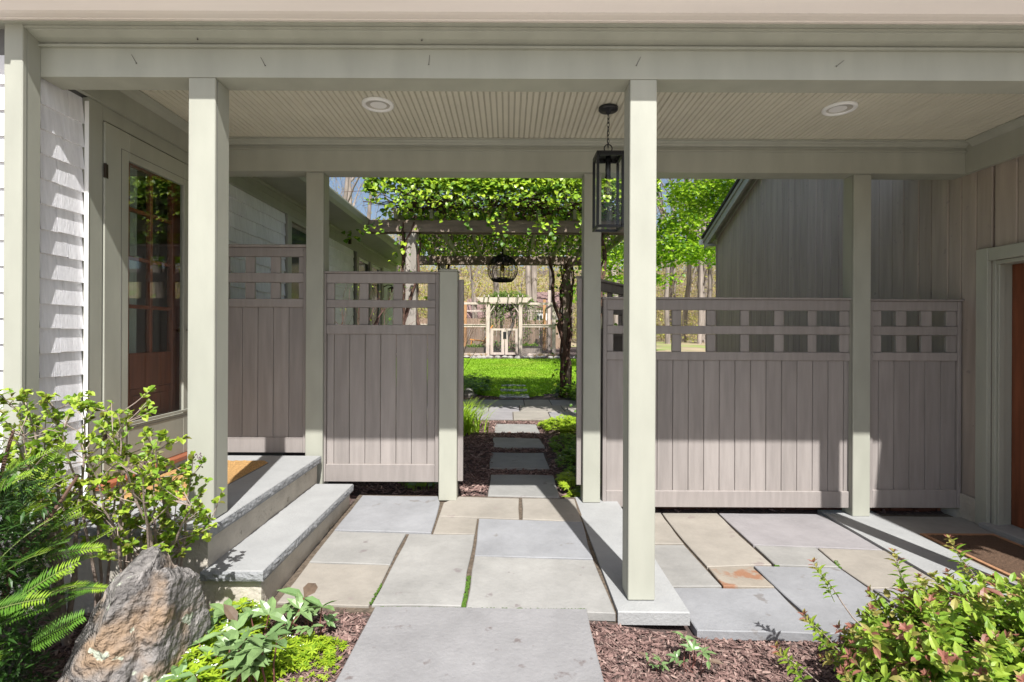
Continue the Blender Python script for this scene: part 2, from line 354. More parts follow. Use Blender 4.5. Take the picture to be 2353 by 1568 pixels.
for poly, m in (
 ([(-1.20, 4.345), (-.57, 4.342), (-.535, 4.19), (-.520, 3.607), (-1.20, 3.636)], blue_s),
 ([(-.40, 4.334), (.097, 4.302), (.09, 3.870), (-.513, 3.908), (-.513, 4.19)], beige_s),
 ([(.113, 4.294), (.546, 4.274), (.544, 3.812), (.106, 3.862)], beige_s),
 ([(-.513, 3.903), (-.219, 3.885), (-.219, 3.592), (-.512, 3.602)], beige_s),
 ([(-.213, 3.872), (.544, 3.808), (.530, 3.234), (-.208, 3.277)], blue_s),
 ([(-1.20, 3.629), (-.688, 3.602), (-.697, 3.150), (-1.20, 3.176)], grey_s),
 ([(-.673, 3.598), (-.222, 3.589), (-.233, 2.700), (-.700, 2.708)], grey_s),
 ([(-1.20, 3.174), (-.697, 3.146), (-.708, 2.703), (-1.20, 2.735)], beige_s),
 ([(-.207, 3.270), (.530, 3.228), (.550, 2.650), (-.214, 2.688)], grey_s)): stone(poly, mid, m, rng.uniform(-.002, .003), gap=.005)
stone([(-.676, 2.690), (.408, 2.676), (.385, 1.2), (-.76, 1.2)], mid, front_s, .004, .06)
# the raised strips of dressed stone that carry the posts
def strip(poly, z0, z1):
    mb = MB(); mb.prism(poly, z0, z1, b=.005); return obj('kerb_stone', mb, slab_s, pv)
strip([(.553, 4.40), (.556, 2.64), (.915, 2.635), (.895, 4.40)], lambda x, y: -.055, lambda x, y: .012+.018*(y-2.7))
strip([(2.60, 4.42), (2.535, 2.0), (2.93, 2.0), (3.035, 4.42)], lambda x, y: -.16, lambda x, y: rgt(x, y)+.010)
for poly, m in (
 ([(.91, 4.372), (1.268, 4.369), (1.238, 3.688), (.91, 3.686)], beige_s),
 ([(.92, 3.672), (1.234, 3.675), (1.247, 3.053), (.93, 3.05)], grey_s),
 ([(.93, 3.036), (1.551, 3.040), (1.532, 2.560), (.93, 2.585)], blue_s),
 ([(1.276, 4.362), (1.730, 4.355), (1.700, 3.680), (1.688, 3.356), (1.260, 3.320), (1.252, 3.751)], beige_s),
 ([(1.258, 3.312), (1.546, 3.328), (1.549, 3.042), (1.250, 3.050)], rust_s),
 ([(1.742, 4.355), (2.59, 4.345), (2.572, 3.60), (1.714, 3.674)], lilac_s),
 ([(1.716, 3.666), (2.132, 3.640), (2.092, 3.316), (1.696, 3.342)], grey_s),
 ([(2.140, 3.636), (2.572, 3.592), (2.558, 3.06), (2.10, 3.04), (2.096, 3.30)], beige_s),
 ([(1.556, 3.334), (2.088, 3.312), (2.092, 3.03), (2.08, 2.55), (1.552, 2.565)], blue_s),
 ([(2.10, 3.03), (2.556, 3.05), (2.535, 2.50), (2.09, 2.54)], lilac_s),
 ([(3.04, 4.30), (3.70, 4.28), (3.70, 3.70), (3.02, 3.72)], grey_s),
 ([(3.015, 3.70), (3.70, 3.68), (3.70, 3.02), (2.98, 3.02)], beige_s),
 ([(2.975, 3.01), (3.70, 3.01), (3.70, 2.55), (2.955, 2.55)], blue_s),
 ([(2.955, 2.54), (3.70, 2.54), (3.70, 2.0), (2.94, 2.0)], grey_s)): stone(poly, rgt, m, rng.uniform(-.002, .003), gap=.005)
# moss in the joints
ms = MB()
for (ax, ay, bx_, by_, n, wd) in ((-.224, 2.70, -.220, 3.02, 150, .010), (-.71, 2.72, -.697, 2.95, 30, .006), (-.66, 2.695, .40, 2.684, 130, .005), (1.70, 3.33, 1.72, 3.36, 15, .012), (2.09, 3.30, 2.13, 3.42, 30, .01)):
    for i in range(n):
        t = rng.random()**(1.5 if n == 150 else 1); x = ax+(bx_-ax)*t+rng.uniform(-wd, wd); y = ay+(by_-ay)*t+rng.uniform(-wd, wd)*.5; z = (mid if x < .6 else rgt)(x, y)-.006
        ms.lathe([(.0065, 0), (.005, .005), (.001, .007)], (x, y, z), 5)
tag(obj('moss_growth', ms, moss), 'green moss growing in the paving joints', 'moss', kind='stuff')
# brick edging behind the right fence
ed = empty('brick_edging', (2.4, 4.5, -.08), 'row of worn red bricks laid flat behind the right fence', 'edging')
bm_ = MB(); bm_.box(-.095, -.045, -.03, .095, .045, .03, .006); bme = bm_.mesh('brick', brick)
for i in range(14):
    for j in range(2): place('brick', bme, ed, (1.15+i*.2+.1*j, 4.52+j*.1, -.068+.004*math.sin(i*3+j)), (0, 0, rng.uniform(-.02, .02)))

# ---------------------------------------------------------------- stepping stones and the patio under the pergola
pa = empty('garden_path', (.1, 6, .06), 'stepping stone path of grey slabs through the gate', kind='structure')
def slab(poly, m, top=.03, name='stepping_stone'):
    cx = sum(p[0] for p in poly)/len(poly); cy = sum(p[1] for p in poly)/len(poly); z = terr(cx, cy); q = []
    for i in range(len(poly)):
        a, b = Vector(poly[i]), Vector(poly[(i+1) % len(poly)])
        for j in range(4): p = a.lerp(b, j/4); q.append((p.x+rng.uniform(-.005, .005), p.y+rng.uniform(-.005, .005)))
    mb = MB(); mb.prism(q, z-.03, lambda x, y: z+top+.003*math.sin(7*x+5*y), b=.005); obj(name, mb, m, pa)
for poly in ([(-.16, 5.02), (.43, 4.99), (.43, 4.33), (-.16, 4.365)], [(-.2, 5.92), (.4, 5.89), (.415, 5.22), (-.18, 5.24)], [(-.194, 6.72), (.398, 6.69), (.438, 6.15), (-.171, 6.12)], [(-.19, 7.70), (.41, 7.67), (.426, 7.06), (-.175, 7.05)]): slab(poly, grey_s, .012)
for y0, y1 in ((10.5, 11.1), (11.6, 12.05), (12.5, 12.8)): slab([(-.17, y1), (.43, y1), (.43, y0), (-.17, y0)], blue_s, .03)
pt = empty('patio', (.2, 9, .08), 'strip of bluestone patio under the pergola', kind='structure')
for row, (y0, y1, xs_) in enumerate(((7.95, 8.75, (-1.9, -1.15, -.62, .08, .66, 1.3, 2.1)), (8.76, 9.5, (-1.9, -.95, -.33, .2, .95, 1.5, 2.1)), (9.51, 10.32, (-1.9, -1.3, -.55, .3, .8, 1.6, 2.1)))):
    for x0, x1 in zip(xs_, xs_[1:]):
        mb = MB(); mb.prism([(x0+.006, y0+.006), (x1-.006, y0+.006), (x1-.006, y1-.006), (x0+.006, y1-.006)], .05, .115+rng.uniform(-.002, .002), b=.005)
        obj('paving_stone', mb, rng.choice((beige_s, grey_s, lilac_s)), pt)
mb = MB(); mb.prism([(-1.92, 7.94), (2.12, 7.94), (2.12, 10.34), (-1.92, 10.34)], .02, .098); obj('joint_bed', mb, sandj, pt)

# ---------------------------------------------------------------- entry steps on the left
st = empty('entry_steps', (-1.8, 3.4, 0), 'two pale bluestone steps up to the left door landing', 'steps')
def thick_slab(x0, y0, x1, y1, zt, th, nm):
    mb = MB(); mb.box(x0+.004, y0+.004, zt-th, x1-.004, y1-.002, zt, .004, 0); o = obj(nm, mb, slab_s, st)
    e = MB()                                               # rock-faced edge on the front and right sides
    for (ax, ay, bx_, by_, nx_, ny_) in ((x0, y0, x1, y0, 0, -1), (x1, y0, x1, y1, 1, 0)):
        L = math.hypot(bx_-ax, by_-ay); n = int(L/.018); vs = []
        for i in range(n+1):
            for j in range(5):
                t = i/n; z = zt-.003-(th-.004)*j/4; k = (0 if j in (0, 4) else .004+.004*mnoise.noise((i*.5, j*.9, ax*7+zt*9))+.0025*mnoise.noise((i*1.3, j*1.7, ax*3)))
                if i in (0, n): k *= .3
                vs.append((ax+(bx_-ax)*t+nx_*k, ay+(by_-ay)*t+ny_*k, z))
        fs = [(i*5+j, (i+1)*5+j, (i+1)*5+j+1, i*5+j+1) for i in range(n) for j in range(4)]
        e.add(vs, fs)
    obj('rock_edge', e, edge_s, o)
def riser(poly, z0, z1):
    mb = MB()
    # blocks with roughened faces
    k = len(poly)
    for i in range(k-1):
        (ax, ay), (bx_, by_) = poly[i], poly[i+1]; L = math.hypot(bx_-ax, by_-ay); n = max(4, int(L/.03)); m = 6; vs = []
        nx_, ny_ = (by_-ay)/L, -(bx_-ax)/L
        for a in range(n+1):
            for b in range(m+1):
                t = a/n; z = z0+(z1-z0)*b/m; kk = .007*mnoise.noise((a*.31+ax*9, b*.5, ay*5)) if 0 < a < n else 0
                vs.append((ax+(bx_-ax)*t+nx_*kk, ay+(by_-ay)*t+ny_*kk, z))
        mb.add(vs, [(a*(m+1)+b, (a+1)*(m+1)+b, (a+1)*(m+1)+b+1, a*(m+1)+b+1) for a in range(n) for b in range(m)])
    obj('riser_stone', mb, cream_s, st, smooth=True)
thick_slab(-2.45, 2.63, -1.492, 4.215, .42, .055, 'landing_slab')
thick_slab(-1.535, 2.63, -1.218, 4.165, .21, .052, 'step_slab')
riser([(-2.44, 2.672), (-1.52, 2.672)], -.08, .366); riser([(-1.52, 2.672), (-1.52, 4.2)], .15, .366)
riser([(-1.53, 2.665), (-1.245, 2.665)], -.08, .159); riser([(-1.245, 2.665), (-1.245, 4.15)], -.08, .159)
dm = empty('doormat', (-2.07, 3.5, .42), 'orange coir doormat on the landing by the left door', 'doormat', None)
mb = MB(); rows = 44; cols = 26; vs = []
for i in range(rows+1):
    for j in range(cols+1):
        x = -2.345+.545*j/cols; y = 3.06+.90*i/rows; e = min(i, rows-i, j, cols-j); vs.append((x, y, .424+(.018 if e > 0 else 0)+rng.uniform(0, .006)*(e > 0)))
mb.add(vs, [(i*(cols+1)+j, i*(cols+1)+j+1, (i+1)*(cols+1)+j+1, (i+1)*(cols+1)+j) for i in range(rows) for j in range(cols)])
obj('mat_pile', mb, coir, dm); bx('mat_backing', shadowgap, dm, -2.346, 3.059, .4205, -1.799, 3.961, .425, b=0)

# ---------------------------------------------------------------- breezeway
bw = empty('breezeway', (.6, 3.5, 0), 'sage green covered breezeway with beadboard ceiling joining both buildings', 'porch')
XL, XR = -2.45, 3.70
def beam(nm, prof, x0=XL, x1=XR, m=sage, axis='x'):
    mb = MB(); mb.extrude(prof, x0, x1, axis, 0); return obj(nm, mb, m, bw)
beam('front_beam', [(2.74, 2.729), (2.887, 2.729), (2.887, 2.95), (2.74, 2.95)])
beam('beam_bead', [(2.722, 2.878), (2.739, 2.878), (2.739, 2.890), (2.722, 2.890)])
beam('bed_moulding', [(2.739, 2.902), (2.739, 2.937), (2.655, 2.937), (2.662, 2.927), (2.70, 2.912)])
beam('moulding_bead', [(2.640, 2.928), (2.654, 2.928), (2.654, 2.938), (2.640, 2.938)])
beam('soffit_board', [(2.612, 2.940), (2.739, 2.940), (2.739, 2.958), (2.612, 2.958)], -2.62, 3.9)
beam('gutter', [(2.611, 2.945), (2.592, 2.942), (2.588, 2.945), (2.572, 2.945), (2.568, 2.942), (2.545, 2.943), (2.528, 2.946), (2.49, 2.976), (2.444, 3.02), (2.434, 3.04), (2.432, 3.046), (2.437, 3.046), (2.447, 3.024), (2.528, 2.953), (2.604, 2.953), (2.604, 3.04), (2.611, 3.04)], -2.9, 4.1, gutm)
beam('fascia', [(2.612, 2.959), (2.632, 2.959), (2.632, 3.05), (2.612, 3.05)], -2.62, 3.9)
beam('rear_beam', [(4.22, 2.70), (4.388, 2.70), (4.388, 2.95), (4.22, 2.95)])
beam('rear_beam_bead', [(4.202, 2.866), (4.219, 2.866), (4.219, 2.878), (4.202, 2.878)])
beam('crown_moulding', [(4.219, 2.90), (4.219, 2.948), (4.155, 2.948), (4.155, 2.940), (4.175, 2.936), (4.180, 2.928), (4.196, 2.918), (4.200, 2.908)])
beam('inner_moulding', [(2.888, 2.90), (2.888, 2.948), (2.95, 2.948), (2.95, 2.940), (2.905, 2.908)])
# side frieze boards and mouldings against both walls
beam('side_frieze', [(-2.446, 2.765), (-2.415, 2.765), (-2.415, 2.95), (-2.446, 2.95)], 2.888, 4.219, axis='y')
beam('side_moulding', [(-2.414, 2.895), (-2.40, 2.905), (-2.385, 2.925), (-2.36, 2.940), (-2.36, 2.948), (-2.414, 2.948)], 2.951, 4.154, axis='y')
beam('side_frieze', [(3.655, 2.70), (3.697, 2.70), (3.697, 2.95), (3.655, 2.95)], 2.888, 4.219, axis='y')
beam('side_moulding', [(3.654, 2.895), (3.64, 2.905), (3.625, 2.925), (3.60, 2.940), (3.60, 2.948), (3.654, 2.948)], 2.951, 4.154, axis='y')
# ceiling, one strip of beadboard after the other
cb = MB(); cb.box(0, 2.889, 2.95, .0315, 4.218, 2.962, .0015); cb.box(.0335, 2.889, 2.9505, .0385, 4.218, 2.96, .0018); cbm = cb.mesh('ceiling_board', ceilp)
for i in range(151): place('ceiling_board', cbm, bw, (-2.412+i*.0402, 0, rng.uniform(-.0006, .0006)))
mb = MB(); mb.box(XL, 2.60, 2.966, XR, 4.50, 2.985, 0); obj('ceiling_backing', mb, shadowgap, bw)
mb = MB()
mb.extrude([(2.42, 3.05), (3.55, 3.46), (4.86, 2.99), (4.86, 2.955), (3.55, 3.425), (2.42, 3.015+.03)], -2.6, 3.68, 'x'); obj('roof', mb, roofd, bw)
mb = MB(); mb.extrude([(4.389, 2.94), (4.80, 2.94), (4.80, 2.965), (4.389, 2.965)], -2.4, 3.68, 'x'); obj('rear_soffit', mb, sage, bw)
def post(x0, y0, z0, z1, w_=.14):
    mb = MB(); mb.box(x0, y0, z0, x0+w_, y0+w_, z1, .004); o = obj('post', mb, sage, bw)
    # applied corner boards leave a fine seam on each side face
    e = MB()
    e.box(x0-.0012, y0+.019, z0+.01, x0, y0+.021, z1-.01, 0); e.box(x0+w_, y0+.019, z0+.01, x0+w_+.0012, y0+.021, z1-.01, 0)
    obj('seam', e, shadowgap, o); return o
post(-1.671, 2.7415, .424, 2.729); post(.629, 2.7415, .016, 2.729); post(2.86, 2.7415, -.05, 2.729)
post(-1.636, 4.249, .03, 2.70); post(.607, 4.249, .042, 2.70); post(2.785, 4.249, -.06, 2.70)
nl = MB(); nl.tube([(0, 0, 0), (.010, -.006, .045)], [.0012, .0012], 5); nl.lathe([(.004, .0), (.0042, .002), (.0001, .0021)], (0, 0, -.002), 6); nlm = nl.mesh('nail', steel)
for (x, z, t) in ((-1.27, 2.79, -.7), (-.42, 2.80, -.1), (.66, 2.80, .25), (1.70, 2.80, .7), (-1.94, 2.80, -.7), (-1.60, 2.905, -.5), (-.45, 2.905, -.1), (.74, 2.915, .3), (1.50, 2.915, .6)):
    place('nail', nlm, bw, (x, 2.738 if z < 2.9 else 2.70, z), (0, t, 0))

# ---------------------------------------------------------------- fence panels and the gate
def panel(name, label, cat, x0, x1, z, blocks, first, yf=4.29, xf=None, group=None, bwid=.127):
    """z: top of cap, top of rail, bottoms and tops of the three rails, bottom rail"""
    zc, t0, t1, m0, m1, l0, l1, b0, b1 = z
    fn = empty(name, ((x0+x1)/2, yf, b1), label, cat, group)
    def B(nm, xa, ya, za, xb, yb, zb, b=.003):
        mb = MB(); mb.box(xa, yf+ya, za, xb, yf+yb, zb, b)
        if xf: mb.v = [xf(Vector(p)) for p in mb.v]
        return obj(nm, mb, taupe, fn)
    B('cap_rail', x0-.01, -.02, t0, x1+.01, .065, zc)
    B('top_rail', x0+.032, 0, t1, x1-.032, .045, t0-.001); B('middle_rail', x0+.032, 0, m1, x1-.032, .045, m0)
    B('lower_rail', x0+.032, 0, l1, x1-.032, .045, l0); B('bottom_rail', x0+.032, 0, b1, x1-.032, .045, b0)
    B('end_stile', x0, -.004, b1, x0+.031, .05, t0-.001); B('end_stile', x1-.031, -.004, b1, x1, .05, t0-.001)
    for (a, b) in blocks:
        B('lattice_block', a, .012, m0+.001, b, .040, t1-.001); B('lattice_block', a, .012, l0+.001, b, .040, m1-.001)
    e = [first+bwid*i for i in range(-3, 40)]; e = [x0+.032]+[v for v in e if x0+.06 < v < x1-.06]+[x1-.032]
    for a, b in zip(e, e[1:]): B('board', a+.0016, .016+rng.uniform(0, .001), b0-.01, b-.0016, .034, l1+.01, .0035)
    return fn
panel('fence_panel', 'taupe fence panel on the landing beside the glass door, highest of the panels', 'fence', -2.44, -1.64, (2.12, 2.098, 2.024, 1.889, 1.814, 1.679, 1.612, .549, .425), [(-2.40, -2.286), (-2.151, -2.076), (-1.945, -1.866), (-1.714, -1.672)], -2.175)
panel('fence_panel', 'taupe fence panel left of the gate opening with short capped post', 'fence', -1.515, -.562, (1.904, 1.889, 1.811, 1.673, 1.612, 1.470, 1.395, .333, .191), [(-1.483, -1.422), (-1.216, -1.145), (-.942, -.868), (-.662, -.594)], -1.297)
panel('fence_panel', 'long taupe fence panel behind the front post with a lattice top', 'fence', .772, 2.832, (1.705, 1.690, 1.602, 1.474, 1.407, 1.261, 1.194, .128, -.005), [(.804, .859), (.937, 1.01), (1.14, 1.21), (1.339, 1.414), (1.620, 1.694), (1.897, 1.968), (2.174, 2.252), (2.448, 2.519), (2.707, 2.800)], 1.475)
panel('fence_panel', 'short taupe fence panel between the rear right post and the garage', 'fence', 2.94, 3.692, (1.697, 1.682, 1.604, 1.476, 1.405, 1.263, 1.196, .142, -.003), [(2.972, 3.048), (3.169, 3.254), (3.375, 3.461), (3.581, 3.66)], 3.03)
# short capped gate post and the strips it stops against
gp = empty('gate_post', (-.485, 4.3, .06), 'short sage post with rounded cap on the left of the gate opening', 'post')
bx('shaft', sage, gp, -.556, 4.235, .055, -.410, 4.378, 1.905, b=.006)
mb = MB(); mb.prism([(-.560, 4.231), (-.406, 4.231), (-.406, 4.382), (-.560, 4.382)], 1.9055, 1.922, b=.010); obj('cap', mb, sage, gp)
bx('stop_strip', taupe, gp, -.409, 4.285, .20, -.365, 4.335, 1.84)
# open gate leaf: hinged on the right post, swung back into the garden
ax = Vector((.60, 4.405, 0)); du = Vector((.55, .835, 0)).normalized(); dv = Vector((.835, -.55, 0)).normalized()
gl = panel('gate_leaf', 'taupe garden gate swung open behind the right fence', 'gate', 0, .98, (1.89, 1.868, 1.79, 1.655, 1.59, 1.45, 1.375, .31, .17), [(.032, .10), (.29, .37), (.60, .68), (.88, .948)], .13, yf=0, xf=lambda p: ax+du*p.x-dv*(p.y-.025)+Vector((0, 0, p.z)))
gl.location = ax; ORG[gl.name] = ax.copy()
for c in gl.children: c.location = -ax
bx('hinge_strip', taupe, gl, .562, 4.300, .17, .604, 4.345, 1.86)
for z in (.5, 1.6):
    mb = MB(); mb.tube([(.585, 4.39, z), (.585, 4.39, z+.10)], .009, 8); mb.box(.566, 4.347, z+.005, .600, 4.350, z+.095, 0); obj('hinge', mb, bronze, gl)

# ---------------------------------------------------------------- lantern and recessed lights
cx, cy = .675, 3.59
ln = empty('hanging_lantern', (cx, cy, 2.95), 'black box lantern hanging by a chain beside the front post', 'lantern')
mb = MB(); mb.lathe([(.001, 0), (.064, 0), (.066, -.004), (.066, -.018), (.060, -.024), (.018, -.026), (.012, -.045), (.001, -.046)], (cx, cy, 2.947), 28); obj('canopy', mb, black, ln, True)
z = 2.900; k = 0
lk = MB(); lk.ring((0, 0, 0), .0085, .0018, Matrix.Rotation(R(90), 3, 'X'), 14, 5, sy=2.0); lkm = lk.mesh('chain_link', black, True)
while z > 2.70: place('chain_link', lkm, ln, (cx, cy, z-.017), (0, 0, R(90*(k % 2)+20))); z -= .0275; k += 1
mb = MB(); mb.tube([(cx, cy, 2.91), (cx+.008, cy, 2.83), (cx-.006, cy, 2.76), (cx, cy, 2.66)], .0022, 5); obj('cord', mb, black, ln)
mb = MB(); mb.ring((cx, cy, 2.668), .027, .0042, Matrix.Rotation(R(90), 3, 'X'), 22, 6); mb.tube([(cx, cy, 2.641), (cx, cy, 2.618)], .008, 8); obj('ring', mb, black, ln, True)
hw = .083; z0, z1 = 2.115, 2.618; b_ = .0085
mb = MB()
for sx in (-1, 1):
    for sy in (-1, 1): mb.box(cx+sx*hw-b_, cy+sy*hw-b_, z0+.0175, cx+sx*hw+b_, cy+sy*hw+b_, z1-.0255, .002)
for zz, t in ((z0, .017), (z1-.025, .025)):
    for sx in (-1, 1):
        mb.box(cx+sx*hw-b_, cy-hw-b_, zz, cx+sx*hw+b_, cy+hw+b_, zz+t, .002); mb.box(cx-hw+b_+.001, cy+sx*hw-b_, zz, cx+hw-b_-.001, cy+sx*hw+b_, zz+t, .002)
mb.box(cx-hw-b_, cy-hw-b_, z1+.0005, cx+hw+b_, cy+hw+b_, z1+.006, .002); obj('frame', mb, black, ln)
for q_ in range(4):
    M = Matrix.Rotation(R(90*q_), 3, 'Z'); mb = MB(); mb.add([Vector((cx, cy, 0))+M@Vector((x, -hw, z_)) for x, z_ in ((-hw+b_, z0+.018), (hw-b_, z0+.018), (hw-b_, z1-.026), (-hw+b_, z1-.026))], [(0, 1, 2, 3)]); obj('pane', mb, lglass, ln)
mb = MB(); mb.tube([(cx, cy, 2.612), (cx, cy, 2.475)], .018, 14); mb.tube([(cx, cy, 2.475), (cx, cy, 2.465)], .021, 14); obj('socket', mb, black, ln, True)
mb = MB(); mb.lathe([(.012, 0), (.014, -.02), (.026, -.055), (.031, -.085), (.026, -.112), (.012, -.13), (.001, -.136)], (cx, cy, 2.465), 20); obj('bulb', mb, glass('bulb_glass', 2.0, (.97, .93, .82)), ln, True)
mb = MB()
for i in range(6):
    a = i*1.05; mb.tube([(cx+.010*math.cos(a), cy+.010*math.sin(a), 2.44), (cx+.014*math.cos(a+.3), cy+.014*math.sin(a+.3), 2.37)], .0009, 4)
obj('filament', mb, brass, ln)
def downlight(x, y, label):
    t = empty('recessed_light', (x, y, 2.95), label, 'ceiling light', 'recessed lights in the breezeway ceiling')
    mb = MB(); mb.lathe([(.106, 0), (.105, -.012), (.099, -.017), (.084, -.015), (.080, -.010), (.074, 0)], (x, y, 2.948), 44); obj('trim_ring', mb, white, t, True)
    mb = MB(); mb.lathe([(.0795, -.009), (.070, -.0012), (.0005, -.001)], (x, y, 2.9485), 36); obj('lens', mb, lens, t, True)
    mb = MB(); mb.lathe([(.055, -.0025), (.03, -.0035), (.0005, -.0038)], (x+.0, y+.018, 2.9485), 24); obj('lamp_face', mb, white, t, True)
downlight(-.886, 3.55, 'round white recessed light at the left of the ceiling')
downlight(2.245, 3.58, 'round white recessed light at the right of the ceiling')

# ---------------------------------------------------------------- house on the left
hs = empty('house', (-2.45, 2.65, 0), 'white shingled house on the left with sage trim and glass door', 'house')
def hb(nm, mt, *a, b=.003): return bx(nm, mt, hs, *a, b=b)
# backing walls (with the doorway left open)
mb = MB(); mb.box(-2.56, 2.70, -.05, -2.475, 3.15, 2.96, 0); mb.box(-2.56, 4.10, -.05, -2.475, 5.90, 3.0, 0); mb.box(-2.56, 3.15, 2.68, -2.475, 4.10, 2.96, 0)
mb.box(-2.56, 6.72, -.05, -2.475, 8.56, 3.0, 0); mb.box(-2.56, 5.90, -.05, -2.475, 6.72, 1.2, 0); mb.box(-2.56, 5.90, 2.66, -2.475, 6.72, 3.0, 0); mb.box(-2.56, 8.56, 2.66, -2.475, 11.5, 3.0, 0); mb.box(-2.56, 10.18, -.05, -2.475, 11.5, 2.66, 0)
mb.box(-3.3, 2.68, -.05, -2.561, 2.72, 2.96, 0); mb.box(-5, 11.45, -.05, -2.561, 11.5, 3.0, 0); mb.box(-5, 2.72, -.05, -4.9, 11.45, 3, 0); obj('wall', mb, shadowgap, hs)
def shingle_mesh(w_, h=.150, axis='y'):
    m = MB(); g_ = .0015
    # wedge: thin at the top, thick at the butt, hung on the wall plane u = 0
    P = [(g_, 0, 0), (w_-g_, 0, 0), (w_-g_, h, 0), (g_, h, 0), (g_, 0, .018), (w_-g_, 0, .018), (w_-g_, h, .0035), (g_, h, .0035)]
    V = [(u, a, z) for a, z, u in P] if axis == 'y' else [(a, -u, z) for a, z, u in P]
    m.add(V, [(0, 1, 2, 3), (4, 7, 6, 5), (0, 4, 5, 1), (2, 6, 7, 3), (0, 3, 7, 4), (1, 5, 6, 2)]); return m.mesh('shingle', shing)
SH = {w_: shingle_mesh(w_) for w_ in (.09, .11, .13, .15, .18, .21)}
def shingles(y0, y1, z0, z1, ws, xw=-2.474):
    z = z0
    while z < z1:
        y = y0; first = True
        while y1-y > .02:
            w_ = rng.choice(ws)
            if first: w_ = rng.choice(ws[:2])*.999 if False else w_; first = False
            rem = y1-y
            if rem < w_+.05:
                me = shingle_mesh(rem); w_ = rem
            else: me = SH[w_]
            place('shingle', me, hs, (xw, y, z+rng.uniform(-.004, .003))); y += w_
        z += .1315
shingles(2.762, 3.048, .50, 2.70, (.11, .13, .15, .18))
shingles(4.46, 5.80, 1.42, 2.70, (.09, .11, .13, .15, .18)); shingles(6.98, 8.36, 1.42, 2.62, (.15, .18, .21))
SF = shingle_mesh(.28, axis='x')
for i in range(18): place('shingle', SF, hs, (-2.54-.28+rng.uniform(-.01, 0), 2.679, .42+i*.1315))
fs_ = MB()
for i in range(10):
    for j in range(6):
        y = 10.2+j*.21; z = 1.42+i*.1315; fs_.box(-2.474, y+.002, z, -2.462, y+.208, z+.1305, 0)
tag(obj('far_shingles', fs_, shing, hs), kind='stuff')
mb = MB(); mb.box(-2.53, 2.634, .36, -2.436, 2.66, 2.96, .004); mb.box(-2.461, 2.6605, .36, -2.438, 2.741, 2.96, .003); obj('corner_board', mb, sage, hs)
hb('door_casing', sage, -2.4745, 3.052, .421, -2.436, 3.158, 2.764); hb('door_casing', sage, -2.4745, 4.092, .421, -2.436, 4.19, 2.764); hb('head_casing', sage, -2.4745, 3.159, 2.676, -2.438, 4.091, 2.764)
hb('corner_bead', white, -2.458, 3.046, .45, -2.433, 3.0515, 2.74)
th = hb('threshold', sillred, -2.56, 3.10, .462, -2.375, 4.14, .498, b=.006); hb('sill_board', sage, -2.47, 3.12, .421, -2.40, 4.12, .461)
# storm door: stiles and rails round one large pane
sd = hb('storm_door', sage, -2.462, 3.166, .50, -2.430, 3.368, 2.668)
mb = MB(); mb.box(-2.462, 3.942, .50, -2.430, 4.086, 2.668); mb.box(-2.4615, 3.369, 2.50, -2.4305, 3.941, 2.6675); mb.box(-2.4615, 3.369, .50, -2.4305, 3.941, .80); mb.box(-2.4295, 3.30, .806, -2.424, 4.0, .826)
obj('frame', mb, sage, sd); 
mb = MB(); mb.box(-2.4295, 3.300, .80, -2.428, 3.3022, 2.55, 0); mb.box(-2.4295, 3.300, 2.55, -2.428, 4.0, 2.5522, 0); mb.box(-2.4295, 3.30, .78, -2.428, 4.0, .782, 0); obj('seam', mb, shadowgap, sd)
mb = MB(); mb.add([(-2.445, 3.368, .80), (-2.445, 3.942, .80), (-2.445, 3.942, 2.50), (-2.445, 3.368, 2.50)], [(0, 1, 2, 3)]); obj('pane', mb, pane, sd)
for z in (2.33, .75):
    mb = MB(); mb.tube([(-2.426, 3.163, z), (-2.426, 3.163, z+.085)], .008, 8); mb.box(-2.4295, 3.164, z, -2.427, 3.19, z+.085, 0); obj('hinge', mb, bronze, sd)
mb = MB(); mb.tube([(-2.424, 4.02, 1.42), (-2.40, 4.02, 1.42), (-2.395, 3.93, 1.42)], .008, 8); mb.box(-2.4295, 4.0, 1.32, -2.424, 4.04, 1.50); obj('handle', mb, bronze, sd)
# inner wooden door: eight lights over a panel
idr = hb('entry_door', redwood, -2.56, 3.17, .50, -2.518, 3.50, 2.66)
mb = MB(); mb.box(-2.56, 3.945, .50, -2.518, 4.09, 2.66); mb.box(-2.56, 3.501, 2.515, -2.5185, 3.944, 2.66)
mb.box(-2.56, 3.501, 1.02, -2.5185, 3.944, 1.26); mb.box(-2.56, 3.501, .50, -2.5185, 3.944, .68)
obj('rail', mb, redwood, idr); mb = MB(); mb.box(-2.555, 3.705, 1.26, -2.522, 3.735, 2.515)
for z in (1.575, 1.90, 2.225): mb.box(-2.554, 3.501, z-.013, -2.523, 3.704, z+.013); mb.box(-2.554, 3.736, z-.013, -2.523, 3.944, z+.013)
obj('muntin', mb, redwood, idr); mb = MB(); mb.box(-2.552, 3.501, .681, -2.535, 3.944, 1.019, .008); mb.box(-2.538, 3.55, .73, -2.527, 3.895, .97, .01); obj('panel', mb, redwood, idr)
for i in range(4):
    for (a, b) in ((3.501, 3.705), (3.735, 3.944)):
        z = (1.26, 1.588, 1.913, 2.238)[i]; z2 = (1.562, 1.887, 2.212, 2.515)[i]
        mb = MB(); mb.box(-2.541, a, z, -2.539, b, z2, 0); obj('pane', mb, glass('door_light', 1.0, (.9, .93, .9)) if i == 0 and a < 3.6 else bpy.data.materials['door_light'], idr)
mb = MB(); mb.lathe([(.001, 0), (.026, .002), (.028, .02), (.015, .04), (.001, .042)], (0, 0, 0), 16); mb.v = [(-2.517+z, 4.03+x, 1.42+y) for x, y, z in mb.v]; obj('knob', mb, brass, idr, True)
